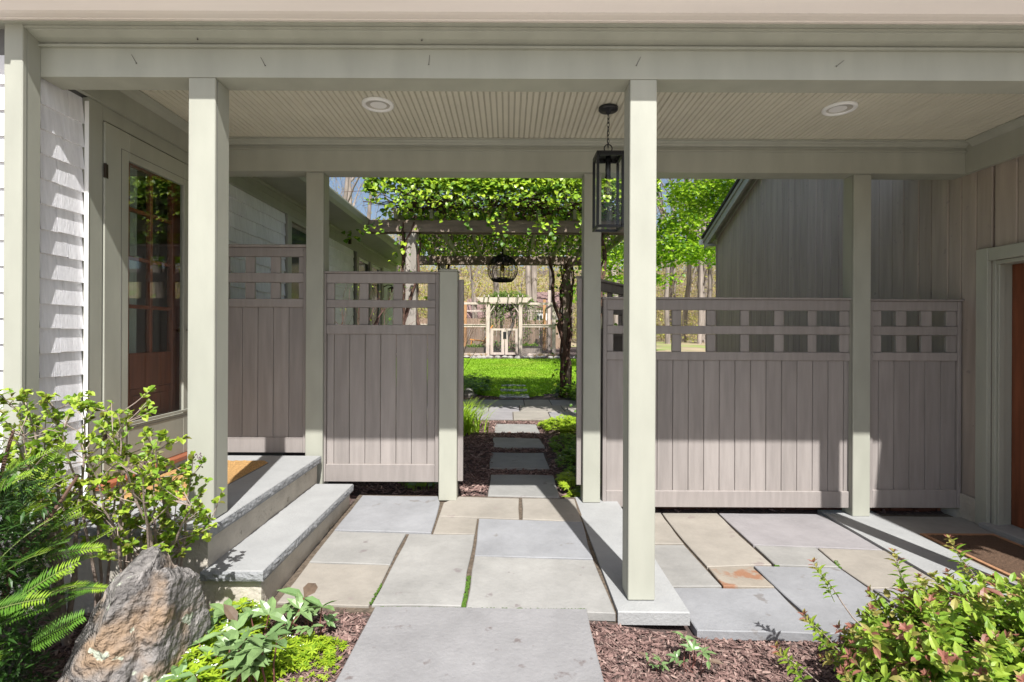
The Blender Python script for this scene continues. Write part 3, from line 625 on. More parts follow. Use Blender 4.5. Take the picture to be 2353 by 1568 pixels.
mb = MB(); mb.box(-4.8, 3.0, .40, -2.57, 5.6, .46, 0); mb.box(-4.0, 3.0, .46, -3.95, 5.6, 2.9, 0); mb.box(-3.95, 3.0, 2.7, -2.57, 5.6, 2.75, 0); mb.box(-3.94, 5.55, .46, -2.57, 5.6, 2.7, 0); mb.box(-3.94, 3.0, .46, -2.57, 3.04, 2.7, 0); obj('interior_wall', mb, room, hs)
mb = MB(); n = 40
mb.add([(-2.66+.012*math.sin(i*1.3), 3.45+.30*i/n, z) for i in range(n+1) for z in (1.0, 2.6)], [(2*i, 2*i+2, 2*i+3, 2*i+1) for i in range(n)]); obj('curtain', mb, curtain, hs)
# trim along the wing, its windows, soffit, gutter and roof
hb('frieze', sage, -2.4745, 4.40, 2.715, -2.440, 11.5, 2.90); hb('frieze_bead', sage, -2.4395, 4.40, 2.80, -2.432, 11.5, 2.815); hb('frieze_bead', sage, -2.4395, 4.40, 2.865, -2.42, 11.5, 2.90)
hb('soffit', sage, -2.439, 4.40, 2.901, -2.06, 11.6, 2.92)
mb = MB(); mb.extrude([(-2.06, 2.90), (-2.02, 2.895), (-1.985, 2.93), (-1.965, 2.99), (-1.965, 3.01), (-1.99, 3.01), (-2.06, 2.99)], 4.86, 11.65, 'y'); obj('gutter', mb, sage, hs)
mb = MB(); mb.extrude([(-2.0, 3.012), (-2.0, 3.03), (-4.2, 3.85), (-4.2, 3.80), (-2.1, 3.012)], 4.0, 11.6, 'y'); mb.extrude([(-2.45, 3.05), (-2.6, 3.06), (-4.2, 3.8), (-2.45, 3.6)], 2.4, 4.0, 'y'); obj('roof', mb, roofd, hs)
mb = MB(); mb.box(-2.439, 8.0, 2.76, -2.40, 8.05, 2.86); obj('soffit_bracket', mb, bronze, hs)
for (a, b, z0_) in ((5.92, 6.70, 1.22), (8.58, 9.36, .2), (9.40, 10.16, .2)):
    mb = MB()
    mb.box(-2.4745, a-.11, z0_-.08, -2.437, a, 2.714); mb.box(-2.4745, b, z0_-.08, -2.437, b+.10, 2.714) if b < 9.3 or b > 10 else None
    mb.box(-2.4745, a+.001, 2.66, -2.4375, b-.001, 2.714); mb.box(-2.4745, a+.001, z0_-.08, -2.42, b-.001, z0_)
    wf = obj('window', mb, sage, hs); m2 = MB(); m2.box(-2.50, a, z0_, -2.472, a+.045, 2.66); m2.box(-2.50, b-.045, z0_, -2.472, b, 2.66); m2.box(-2.50, a+.046, 2.615, -2.4725, b-.046, 2.66); m2.box(-2.50, a+.046, z0_, -2.4725, b-.046, z0_+.05); obj('sash', m2, white if a > 8 else taupe, wf)
    m3 = MB(); m3.box(-2.492, a+.045, z0_+.05, -2.488, b-.045, 2.615, 0); obj('pane', m3, dglass, wf)
# wall lantern on the wing
sn = empty('wall_lantern', (-2.44, 10.3, 2.2), 'black bracket lantern on the white wing wall', 'lantern')
bx('back_plate', black, sn, -2.46, 10.25, 2.10, -2.44, 10.33, 2.34); mb = MB(); mb.tube([(-2.44, 10.29, 2.31), (-2.36, 10.29, 2.35), (-2.28, 10.29, 2.34), (-2.28, 10.29, 2.30)], .010, 6); obj('arm', mb, black, sn)
mb = MB(); mb.lathe([(.012, .03), (.03, .02), (.085, -.01), (.085, -.02), (.012, -.02)], (-2.28, 10.29, 2.29), 4); obj('hood', mb, black, sn)
mb = MB()
for sx in (-1, 1):
    for sy in (-1, 1): mb.box(-2.28+sx*.058-.006, 10.29+sy*.058-.006, 2.05, -2.28+sx*.058+.006, 10.29+sy*.058+.006, 2.27, 0)
    mb.box(-2.34, 10.29+sx*.058-.006, 2.04, -2.22, 10.29+sx*.058+.006, 2.05, 0)
mb.tube([(-2.28, 10.29, 2.27), (-2.28, 10.29, 2.20)], .018, 8); obj('cage', mb, black, sn)

# ---------------------------------------------------------------- garage on the right
gg = empty('garage', (3.70, 5.4, 0), 'taupe board sided garage on the right with a red brown door', 'garage')
rake = lambda y: 3.19+.41*min(9.36-y, y-1.44)
y = 1.46
while y < 9.35:
    w_ = min(rng.choice((.125, .14, .15, .165, .18)), 9.36-y)
    if 9.36-y-w_ < .06: w_ = 9.36-y
    z0_ = -.10
    if y < 4.03 and y+w_ > 3.06:
        if y+w_ > 4.03: w_ = 4.03-y
        z0_ = 2.0
        if y < 3.06: w_ = 3.06-y; z0_ = -.1
        if w_ < .02: y += w_; continue
    mb = MB(); a, b = y+.002, y+w_-.002; dx = rng.uniform(0, .004); e = .007
    P = [(3.72, a, z0_), (3.72, b, z0_), (3.72, b, rake(b)), (3.72, a, rake(a)), (3.70+e, a, z0_), (3.70+dx, a+e, z0_), (3.70+dx, b-e, z0_), (3.70+e, b, z0_), (3.70+e, b, rake(b)), (3.70+dx, b-e, rake(b)), (3.70+dx, a+e, rake(a)), (3.70+e, a, rake(a))]
    mb.add(P, [(0, 1, 2, 3), (5, 10, 9, 6), (4, 11, 10, 5), (6, 9, 8, 7), (0, 3, 11, 4), (7, 8, 2, 1), (0, 4, 5, 6, 7, 1), (3, 2, 8, 9, 10, 11)]); obj('wall_board', mb, wboard, gg); y += w_
mb = MB()
mb.box(3.724, 1.46, -.1, 3.80, 3.06, 3.1, 0); mb.box(3.724, 4.03, -.1, 3.80, 9.34, 3.15, 0); mb.box(3.724, 3.06, 2.0, 3.80, 4.03, 3.1, 0); mb.box(3.81, 1.46, -.1, 9.5, 1.5, 3.15, 0); mb.box(3.81, 9.30, -.1, 9.5, 9.34, 3.15, 0); mb.box(9.5, 1.46, -.1, 9.54, 9.34, 3.15, 0)
mb.extrude([(1.5, 3.15), (9.3, 3.15), (5.4, 4.72)], 3.724, 3.78, 'x'); obj('wall', mb, wboard, gg)
# rake board, soffit and roof with overhang
def rakeband(nm, mt, x0, x1, o0, o1, ya=9.36+.22, yb=5.4):
    mb = MB(); q = lambda y, o: 3.19+.41*(9.36-y)+o
    mb.extrude([(ya, q(ya, o0)), (yb, q(yb, o0)), (yb, q(yb, o1)), (ya, q(ya, o1))], x0, x1, 'x')
    q2 = lambda y, o: 3.19+.41*(y-1.44)+o
    mb.extrude([(1.22, q2(1.22, o0)), (5.399, q2(5.399, o0)), (5.399, q2(5.399, o1)), (1.22, q2(1.22, o1))], x0, x1, 'x'); return obj(nm, mb, mt, gg)
rakeband('rake_board', sage, 3.55, 3.575, -.14, .03); rakeband('rake_trim', sage, 3.527, 3.549, -.02, .035); rakeband('rake_soffit', sage, 3.576, 3.70, -.03, -.005); rakeband('roof', roofd, 3.50, 9.7, .045, .085)
rakeband('wall_trim', sage, 3.675, 3.699, -.10, -.031, 9.36, 5.4)
bx('eave_return', sage, gg, 3.551, 9.361, 2.98, 3.699, 9.575, 3.02)
mb = MB(); mb.extrude([(9.585, 3.05), (9.68, 3.05), (9.70, 3.14), (9.585, 3.14)], 3.50, 9.7, 'x'); obj('gutter', mb, white, gg)
bx('corner_board', wboard, gg, 3.685, 9.345, -.1, 3.78, 9.37, 3.0)
bx('foundation', cream_s, gg, 3.68, 4.14, -.2, 3.699, 9.3, .12)
bx('door_casing', sage, gg, 3.665, 4.031, -.068, 3.699, 4.132, 2.075); bx('door_casing', sage, gg, 3.665, 2.96, -.068, 3.699, 3.06, 2.075); bx('head_casing', sage, gg, 3.667, 3.061, 1.976, 3.699, 4.030, 2.073)
mb = MB(); mb.box(3.700, 4.00, -.05, 3.84, 4.030, 2.0); mb.box(3.700, 3.061, -.05, 3.84, 3.09, 2.0); mb.box(3.700, 3.091, 1.945, 3.84, 3.999, 1.975); mb.box(3.715, 3.985, -.05, 3.76, 3.9995, 1.944); obj('door_frame', mb, sage, gg)
bx('door_sill', slab_s, gg, 3.62, 3.04, -.066, 3.90, 4.05, -.030)
gd = bx('door', redwood, gg, 3.822, 3.092, -.028, 3.862, 3.998, 1.944)
for (a, b, c, d) in ((3.20, .2, 3.50, .9), (3.60, .2, 3.89, .9), (3.20, 1.02, 3.50, 1.78), (3.60, 1.02, 3.89, 1.78)):
    mb = MB(); mb.box(3.812, a, b, 3.821, c, d, .006); obj('panel', mb, redwood, gd)
mb = MB(); mb.lathe([(.001, 0), (.026, .002), (.028, .02), (.015, .04), (.001, .042)], (0, 0, 0), 16); mb.v = [(3.820-z, 3.16+x, .92+y) for x, y, z in mb.v]; obj('knob', mb, brass, gd, True)
dm2 = empty('doormat', (3.3, 3.5, -.06), 'dark brown doormat with pale border by the garage door', 'doormat')
mb = MB(); rows = 50; cols = 30; vs = []
zf = lambda x, y: rgt(x, y)
for i in range(rows+1):
    for j in range(cols+1):
        x = 3.06+.48*j/cols; y = 3.04+.80*i/rows; e = min(i, rows-i, j, cols-j); vs.append((x, y, zf(x, y)+.008+(.008 if e > 0 else 0)+rng.uniform(0, .004)*(e > 0)))
mb.add(vs, [(i*(cols+1)+j, i*(cols+1)+j+1, (i+1)*(cols+1)+j+1, (i+1)*(cols+1)+j) for i in range(rows) for j in range(cols)]); obj('mat_pile', mb, brownmat, dm2)
mb = MB()
mb.prism([(3.03, 3.01), (3.057, 3.01), (3.057, 3.87), (3.03, 3.87)], lambda x, y: zf(x, y)+.004, lambda x, y: zf(x, y)+.014); mb.prism([(3.543, 3.01), (3.57, 3.01), (3.57, 3.87), (3.543, 3.87)], lambda x, y: zf(x, y)+.004, lambda x, y: zf(x, y)+.014)
mb.prism([(3.058, 3.01), (3.542, 3.01), (3.542, 3.037), (3.058, 3.037)], lambda x, y: zf(x, y)+.004, lambda x, y: zf(x, y)+.014); mb.prism([(3.058, 3.843), (3.542, 3.843), (3.542, 3.87), (3.058, 3.87)], lambda x, y: zf(x, y)+.004, lambda x, y: zf(x, y)+.014); obj('border', mb, matedge, dm2)

# ---------------------------------------------------------------- pergola with vine and woven lamp
pg = empty('pergola', (-.1, 9.2, .1), 'weathered timber pergola over the patio, overgrown with vine', 'pergola')
PP = [(-1.38, 7.5), (1.20, 7.5), (-1.38, 10.9), (1.20, 10.9)]
for x, y in PP: bx('post', oldwood if x > 0 else greytim, pg, x-.075, y-.075, .04, x+.075, y+.075, 2.83, b=.006)
for yb in (7.5, 10.9):
    for s in (-1, 1): bx('beam', oldwood, pg, -2.0, yb+s*.07-.022, 2.831, 1.85, yb+s*.07+.022, 3.0, b=.004)
for i in range(8): x = -1.58+.5*i; bx('rafter', oldgreen, pg, x-.022, 7.32, 3.001, x+.022, 11.5, 3.13, b=.004)
for i in range(11): y = 8.1+.34*i; bx('purlin', oldwood, pg, -1.72, y-.02, 3.131, 2.0, y+.02, 3.17, b=.003)
vn = empty('climbing_vine', (1.2, 10.8, .1), 'leafy green climbing vine covering the pergola roof', 'vine')
def vstem(pts, r0, r1, wob, seed, k=7):
    rr = random.Random(seed); out = []; pts = [Vector(p) for p in pts]
    for a, b in zip(pts, pts[1:]):
        n = max(3, int((b-a).length/.12))
        for i in range(n): out.append(a.lerp(b, i/n)+Vector((rr.uniform(-wob, wob), rr.uniform(-wob, wob), rr.uniform(-wob, wob)*.3)))
    out.append(pts[-1]); n = len(out); return out, [r0+(r1-r0)*i/(n-1) for i in range(n)]
mb = MB()
for k_, (x, y) in enumerate(PP):
    for s in range(7 if k_ in (1, 3) else 5):
        a0 = rng.uniform(0, 6.28); pts = []
        for i in range(9): a = a0+i*rng.uniform(.25, .6); rr = .10+rng.uniform(-.01, .05); pts.append((x+rr*math.cos(a)*1.1, y+rr*math.sin(a)*1.1, .05+i*.365))
        p, r = vstem(pts, rng.uniform(.022, .045), .014, .022, rng.randrange(9999)); mb.tube(p, r, 6)
p, r = vstem([(1.14, 10.78, .1), (1.08, 10.72, .6), (1.15, 10.72, 1.1), (1.02, 10.68, 1.5), (1.03, 10.65, 1.75), (.91, 10.6, 2.1), (.90, 10.6, 2.5), (.83, 10.6, 2.95)], .045, .028, .02, 5); mb.tube(p, r, 6)
for i in range(26):
    x = rng.uniform(-1.9, 1.7); y = rng.uniform(7.1, 8.5); p, r = vstem([(x, y, 3.2), (x+rng.uniform(-.6, .6), y+rng.uniform(-.2, .8), 3.3), (x+rng.uniform(-1.2, 1.2), y+rng.uniform(0, 1.8), 3.35)], .02, .008, .04, i); mb.tube(p, r, 5)
for i in range(2600):                                        # the brown tangle inside the canopy
    x = rng.uniform(-1.75, 1.8); y = rng.uniform(7.2, 11.5); z = 3.18+.30*rng.random(); p_ = Vector((x, y, z)); d_ = Vector((rng.gauss(0, 1), rng.gauss(0, 1), rng.gauss(0, .25))).normalized()*rng.uniform(.2, .6); mb.tube([p_, p_+d_*.5+Vector((0, 0, .03)), p_+d_], [.007, .005, .003], 3)
for i in range(500):                                         # bark fibres and fine tendrils on the posts
    x, y = rng.choice(PP); a = rng.uniform(0, 6.28); z = rng.uniform(.1, 2.9); q = Vector((x+.14*math.cos(a), y+.14*math.sin(a), z)); mb.tube([q, q+Vector((rng.uniform(-.07, .07), rng.uniform(-.05, .05), rng.uniform(-.1, .12)))], [.004, .001], 3)
obj('stem', mb, vbark, vn, True)
LV = []
for m_ in (vineA, vineB, vineC):
    q = MB(); q.leaf((0, 0, 0), (0, 1, 0), (0, 0, 1), .10, .095, 0, .3, .18, True); LV.append(q.mesh('leaf', m_))
fol = MB(); nleaf = 0; cand = []
def vine_leaf(p, out, near=False):
    d = Vector((rng.gauss(0, .5), rng.gauss(-.2, .5), rng.gauss(-.55, .35)))+out*.5; up = out*.7+Vector((rng.gauss(.05, .35), rng.gauss(-.25, .35), .75+rng.gauss(0, .3)))
    L = rng.uniform(.042, .082)
    m_ = rng.choices((0, 1, 2), (7, 5, 1.5) if p.z > 3.4 else (3, 4, 4))[0]; fol.leaf(p, d, up, L, L*1.0, m_, .3, .2, True)  # more dark leaves low down: canopy shade put into the leaf colour
for i in range(31000):                                        # the front face and the roof of the vine
    t = rng.random(); x = rng.uniform(-2.0, 2.0)
    e = .22*mnoise.noise((x*1.1, 3.3, 0))+.12*mnoise.noise((x*3.1, 1.3, 0))
    if t < .56:
        z = 3.12+.95*rng.random()**.9; y = 7.05+.28*(z-3.05)**2*1.3+e*.6-.10+abs(rng.gauss(0, .10)); x = x*(1 if z < 3.5 else 1-.12*(z-3.5)); out = Vector((0, -1, .35))
        if z < 3.34+e and rng.random() < .86: continue
        if mnoise.noise((x*2.6, z*3.4, 7.7)) < -.48: continue
    elif t < .90:
        y = rng.uniform(7.1, 11.7); z = 3.35+.62*rng.random()*(1 if y < 9 else .7)+e; out = Vector((rng.gauss(0, .2), -.1, 1))
    else:
        y = rng.uniform(7.2, 11.6); z = 3.02+rng.random()*.2; out = Vector((rng.gauss(0, .5), rng.gauss(0, .5), -.4))
    if x < -1.85+.3*mnoise.noise((y*2, z*2, 1)): continue
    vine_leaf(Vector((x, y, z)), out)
for i in range(26):                                          # hanging sprays below the front beam and on the posts
    x = rng.choice((-.95, -.55, .35, .75, .9, 1.1, -1.75, -.2))+rng.uniform(-.15, .15); z0_ = rng.uniform(2.9, 3.2); y0_ = 7.25-rng.uniform(0, .15); L = rng.uniform(.12, .5); sx = rng.uniform(-.6, .8)
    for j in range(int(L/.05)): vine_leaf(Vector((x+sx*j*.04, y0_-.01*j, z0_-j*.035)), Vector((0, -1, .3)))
for i in range(750):
    x, y = rng.choice((PP[0], PP[3], PP[3], PP[2], PP[1])); a = rng.uniform(0, 6.28); z = .1+2.8*rng.random()**(1.6 if i % 2 else .6); r_ = rng.uniform(.14, .30); 
    if 0.9 < z < 2.2 and rng.random() < .75: continue
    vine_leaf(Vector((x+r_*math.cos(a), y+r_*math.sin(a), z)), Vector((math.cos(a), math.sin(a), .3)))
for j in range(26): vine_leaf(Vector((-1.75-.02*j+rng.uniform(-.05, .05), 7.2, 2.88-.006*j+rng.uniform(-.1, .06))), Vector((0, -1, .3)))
tag(obj('foliage', fol, [vineA, vineB, vineC], vn), kind='stuff')
for i in range(240):                                         # the leaves that read singly, on the sunlit face
    x = rng.uniform(-1.9, 1.3); z = 3.2+.75*rng.random(); e = .22*mnoise.noise((x*1.1, 3.3, 0)); y = 6.93+.36*(z-3.05)**2+e*.6-.05
    if mnoise.noise((x*2.6, z*3.4, 7.7)) < -.15: continue
    d = Vector((rng.gauss(0, .6), rng.gauss(-.3, .3), rng.gauss(-.6, .3))); o = place('leaf', rng.choices(LV, (5, 4, 2))[0], vn, (x, y, z), frame_from(d, (rng.gauss(0, .5), -.6+rng.gauss(0, .4), .7)), rng.uniform(.5, .86))
lp = empty('pendant_lamp', (-.10, 9.2, 2.0), 'round woven black pendant lamp hanging under the pergola', 'lamp')
lc = Vector((-.105, 9.2, 2.525)); RR = .262
mb = MB()
for i in range(26):
    ph = R(-52+i*5.4); 
    r_ = RR*math.cos(ph)*1.03 if ph < R(40) else RR*math.cos(ph); zc = RR*math.sin(ph)*.98
    if r_ > .02: mb.ring((lc.x, lc.y, lc.z+zc), r_+rng.uniform(-.003, .003), .0030 if ph < R(20) else .0062, None, 30, 3)
for i in range(22):
    a = 2*math.pi*i/22+rng.uniform(-.05, .05); mb.tube([(lc.x+RR*math.cos(R(p_))*math.cos(a), lc.y+RR*math.cos(R(p_))*math.sin(a), lc.z+RR*math.sin(R(p_))) for p_ in range(-52, 86, 11)], .0038, 4)
for zz in (-.205, -.193, -.18, -.165): mb.ring((lc.x, lc.y, lc.z+zz), math.sqrt(RR*RR-zz*zz), .007, None, 30, 5)
obj('woven_shade', mb, lampwire, lp); mb = MB(); mb.lathe([(.015, .36), (.02, .27), (.07, .245), (.13, .215), (.19, .165), (.185, .160), (.12, .205), (.02, .24)], lc, 22); obj('shade_cap', mb, lampwire, lp, True)
mb = MB(); mb.tube([lc+Vector((0, 0, .3)), lc+Vector((0, 0, .62))], .006, 6); obj('cord', mb, lampwire, lp); mb = MB(); mb.tube([lc+Vector((0, 0, .24)), lc+Vector((0, 0, .09))], .017, 8); obj('socket', mb, black, lp)
mb = MB(); mb.lathe([(.012, .09), (.03, .06), (.042, .02), (.036, -.015), (.015, -.035), (.001, -.04)], lc, 16); obj('bulb', mb, bulbm, lp, True)

# ---------------------------------------------------------------- far garden: arbor, enclosure, board fence, beds, chair
GZ = terr(0, 21)
ab = empty('garden_arbor', (-.2, 21, GZ), 'pale cedar arbor over the double garden gate', 'arbor')
X = lambda px, Y=21.: (px-1168)/1210*Y
for px in (1117.0, 1192.0):
    for dy in (0, .75): bx('post', newcedar, ab, X(px), 20.9+dy, GZ-.1, X(px)+.14, 21.04+dy, GZ+2.20, b=.01)
for dy in (-.05, .14, .70, .89):
    mb = MB(); P = [(-1.28, 2.20), (-1.08, 2.36), (.97, 2.36), (.77, 2.20)]; xa, xb = X(1094), X(1222)
    P = [(xa+.22, GZ+2.17), (xa, GZ+2.36), (xb, GZ+2.36), (xb-.22, GZ+2.17)]
    mb.add([(x, 20.9+dy-.02, z) for x, z in P]+[(x, 20.9+dy+.02, z) for x, z in P], [(0, 1, 2, 3), (7, 6, 5, 4)]+[(i, i+4, (i+1) % 4+4, (i+1) % 4) for i in range(4)]); obj('beam', mb, newcedar, ab)
for px in (1112, 1122, 1144, 1167, 1189, 1199): bx('rafter', newcedar, ab, X(px), 20.62, GZ+2.361, X(px)+.04, 22.1, GZ+2.45)
for px, s in ((1126, 1), (1191, -1)):
    mb = MB(); mb.obox((X(px)+s*.14, 20.97, GZ+1.98), (.02, .03, .26), Matrix.Rotation(R(35*s), 3, 'Y')); obj('brace', mb, newcedar, ab)
gt = empty('garden_gate', (-.2, 21.1, GZ), 'pale cedar double gate with wire mesh below the arbor', 'gate')
for a, b in ((1126.5, 1158.8), (1160.2, 1191)):
    xa, xb = X(a), X(b); lf = bx('leaf_stile', newcedar, gt, xa, 21.1, GZ+.08, xa+.12, 21.15, GZ+1.13)
    mb = MB(); mb.box(xb-.12, 21.1, GZ+.08, xb, 21.15, GZ+1.13); mb.box(xa+.121, 21.1, GZ+1.05, xb-.121, 21.15, GZ+1.13); mb.box(xa+.121, 21.1, GZ+.08, xb-.121, 21.15, GZ+.17); obj('rail', mb, newcedar, lf)
    mb = MB(); mb.add([(xa+.12, 21.125, GZ+.17), (xb-.12, 21.125, GZ+.17), (xb-.12, 21.125, GZ+1.05), (xa+.12, 21.125, GZ+1.05)], [(0, 1, 2, 3)]); obj('mesh_screen', mb, wiremesh, lf)
mb = MB(); mb.box(X(1159)-.05, 21.085, GZ+.72, X(1159)+.08, 21.098, GZ+1.0, 0); obj('latch', mb, black, gt)
def enclosure(label, xa, xb, posts, cut):
    e = empty('garden_enclosure', ((xa+xb)/2, 21, GZ), label, 'fence')
    for x in posts: bx('post', newcedar, e, x-.07, 21.0, GZ-.1, x+.07, 21.14, GZ+2.17, b=.008)
    for z0_, z1_ in ((2.08, 2.17), (1.18, 1.26), (.06, .14)): bx('rail', newcedar, e, xa, 20.96, GZ+z0_, xb, 20.999, GZ+z1_)
    bx('cap_rail', newcedar, e, xa, 20.93, GZ+1.262, xb, 21.06, GZ+1.30)
    mb = MB(); mb.add([(xa, 21.02, GZ+.14), (xb, 21.02, GZ+.14), (xb, 21.02, GZ+1.18), (xa, 21.02, GZ+1.18)], [(0, 1, 2, 3)]); obj('mesh_screen', mb, wiremesh, e)
enclosure('cedar garden enclosure with rails to the left of the arbor', -5.2, X(1116), (-5.1, -2.85), 0)
enclosure('cedar garden enclosure with black mesh to the right of the arbor', X(1200), X(1277), (X(1273),), 1)
for (xa, y0, y1, label) in ((X(1273), 21.15, 26.5, 'dark mesh side panel running back from the right enclosure corner'),):
    e = empty('enclosure_side', (xa, 23.5, GZ), label, 'fence'); bx('rail', newcedar, e, xa-.04, y0, GZ+1.2, xa, y1, GZ+1.28); bx('top_rail', newcedar, e, xa-.04, y0, GZ+2.08, xa, y1, GZ+2.17)
    mb = MB(); mb.add([(xa-.02, y0, GZ+.14), (xa-.02, y1, GZ+.14), (xa-.02, y1, GZ+1.2), (xa-.02, y0, GZ+1.2)], [(0, 1, 2, 3)]); obj('mesh_screen', mb, wiremesh, e)
for i in range(9):
    e = bx('slat', fenceb, e if i == 0 else e.parent, xa+.02, 21.4+i*.55, GZ+.1, xa+.04, 21.85+i*.55, GZ+1.3) if False else None
for i, (px, m_, h, lb) in enumerate(((1069, orcedar, 2.35, 'orange cedar post at the back left of the garden'), (1152, newcedar, 2.3, 'weathered post seen through the arbor'), (1250.5, orcedar, 2.45, 'orange cedar post in front of the white house'), (1261.5, newcedar, 2.9, 'pale post by the right corner of the back fence'))):
    Y = 25.5; z = terr(0, Y); t = empty('rear_post', (X(px, Y), Y, z), lb, 'post', 'rear posts of the garden enclosure'); bx('shaft', m_, t, X(px, Y)-.07, Y-.07, z-.1, X(px, Y)+.07, Y+.07, z+h, b=.01)
    if i in (0, 2): bx('rail', newcedar, t, X(px, Y)+(.071 if i == 0 else -2.0), Y-.02, z+1.85, X(px, Y)+(1.7 if i == 0 else -.071), Y+.02, z+1.93)
bf = empty('board_fence', (0, 27, .66), 'brown upright board fence along the back of the garden', 'fence'); Y = 27.0
for i in range(62):
    x = -9.6+i*.20; z = terr(x, Y); mb = MB(); mb.box(x+.004, Y, z, x+.193, Y+.02, z+1.52+rng.uniform(-.015, .015)-(.0 if x < .8 else .06), .004); obj('board', mb, fenceb, bf)
for z in (.25, 1.2): bx('rail', fenceb, bf, -9.6, Y+.021, .66+z, 2.8, Y+.06, .66+z+.09)
def bedbox(label, xa, xb, ya, yb, h, m_):
    z = terr(0, ya); t = empty('raised_bed', ((xa+xb)/2, (ya+yb)/2, z), label, 'planter')
    bx('front_board', m_, t, xa, ya, z-.05, xb, ya+.05, z+h); bx('back_board', m_, t, xa, yb-.05, z-.05, xb, yb, z+h); bx('side_board', m_, t, xa, ya+.051, z-.05, xa+.05, yb-.051, z+h-.002); bx('side_board', m_, t, xb-.05, ya+.051, z-.05, xb, yb-.051, z+h-.002)
    bx('soil', soil, t, xa+.051, ya+.051, z, xb-.051, yb-.051, z+h-.06, b=0)
    q = MB()
    for i in range(420):
        p = Vector((rng.uniform(xa+.1, xb-.1), rng.uniform(ya+.1, yb-.1), z+h-.05+rng.uniform(0, .11))); q.leaf(p, (rng.gauss(0, 1), rng.gauss(0, 1), rng.uniform(0, .9)), (0, 0, 1), .10, .06, rng.randrange(2))
    tag(obj('seedlings', q, [wdB, spB], t), kind='stuff')
bedbox('pale raised planter behind the mesh right of the arbor', X(1188), X(1247), 21.6, 23.3, .40, newcedar); bedbox('low raised planter below the orange chair', X(1062), X(1115), 21.5, 23.2, .34, oldwood)
bedbox('raised planter at the far left of the garden enclosure', -4.6, -2.6, 22, 24, .36, newcedar)
mb = MB()
for i in range(260): mb.leaf((X(1140)+rng.gauss(0, 1.1), 24.2+rng.gauss(0, .3), .62+rng.random()*.45), (rng.gauss(0, 1), rng.gauss(0, 1), .6), (0, 0, 1), .16, .09, rng.randrange(2))
tag(obj('garden_bed_plants', mb, [wdB, helA]), 'green vegetable plants behind the double gate', 'plants', kind='stuff')
ch = empty('garden_chair', (X(1102), 23.3, .56), 'orange wooden lounge chair inside the garden enclosure', 'chair'); z = .56+.38; cxx = X(1100, 23.3)
mb = MB(); mb.obox((cxx-.02, 23.3, z+.17), (.36, .28, .022), Matrix.Rotation(R(8), 3, 'Y')); obj('seat', mb, chairm, ch); mb = MB(); mb.obox((cxx+.42, 23.3, z+.47), (.022, .28, .42), Matrix.Rotation(R(28), 3, 'Y')); obj('backrest', mb, chairm, ch)
for s in (-.25, .25):
    for (a, b) in (((cxx-.30, z+.16), (cxx-.36, z-.32)), ((cxx+.30, z+.12), (cxx+.62, z-.32)), ((cxx+.30, z+.12), (cxx-.10, z-.20))): 
        mb = MB(); mb.tube([(a[0], 23.3+s, a[1]), (b[0], 23.3+s, b[1])], .028, 5); obj('leg', mb, chairm, ch)
rk = 0
for i in range(26):
    x = -3.4+i*.25+rng.uniform(-.05, .05)
    mb = MB(); c = Vector((x, 20.35+rng.uniform(-.08, .08), terr(x, 20.3)+.03)); q = []
    mb.lathe([(.001, -.06), (rng.uniform(.10, .14), -.03), (rng.uniform(.11, .16), .02), (rng.uniform(.05, .09), .07), (.001, .08)], c, 7); t = obj('edging_stone', mb, rockm); tag(t, 'rough stone in the low edging along the far side of the lawn', 'stone', 'edging stones along the lawn')
for i in range(9):                                           # tan grass tufts by the enclosure
    x = (-3.0, -1.66, -1.45, -.95, 1.1, 1.3, 1.62, 1.78, -2.3)[i]; mb = MB(); z = terr(x, 20.6)
    for j in range(46): a = rng.uniform(0, 6.28); l = rng.uniform(.18, .34); mb.leaf((x+.03*math.cos(a), 20.62+.03*math.sin(a), z), (math.cos(a)*.5, math.sin(a)*.5, 1), (0, 0, 1), l, .012, 0, 0, .4)
    tag(obj('grass_tuft', mb, spring2), 'dry tan grass tuft at the foot of the garden enclosure', 'grass tuft', 'tan grass tufts by the enclosure')

# ---------------------------------------------------------------- trees and neighbours
def grow(mb, p, d, L, r, lev, rr, tips, maxlev, spread=.55, up=.25, k0=7, sub=(2, 3)):
    n = 5 if lev == 0 else 3; pts = [p]; rad = [r]; r1 = r*(.62 if lev == 0 else .5)
    for i in range(n):
        d = (d+Vector((rr.gauss(0, .07+.05*lev), rr.gauss(0, .07+.05*lev), rr.gauss(0, .03)+up*.08))).normalized(); p = p+d*(L/n); pts.append(p); rad.append(r+(r1-r)*(i+1)/n)
        if lev < maxlev and i >= (2 if lev == 0 else 1) and i < n-1 and rr.random() < (.8 if lev == 0 else .55):
            a = rr.uniform(0, 6.28); q = (d*.55+Vector((math.cos(a), math.sin(a), .3))*spread*1.3).normalized(); grow(mb, p, q, L*rr.uniform(.32, .55), rad[-1]*.45, lev+1, rr, tips, maxlev, spread, up, k0, sub)
    mb.tube(pts, rad, max(3, k0-2*lev), cap=False)
    if lev >= maxlev: tips.append((p, d)); return
    for i in range(rr.randint(*sub)):
        a = rr.uniform(0, 6.28); q = (d+Vector((math.cos(a), math.sin(a), .1))*spread).normalized(); grow(mb, p, q, L*rr.uniform(.5, .72), r1*rr.uniform(.6, .85), lev+1, rr, tips, maxlev, spread, up, k0, sub)
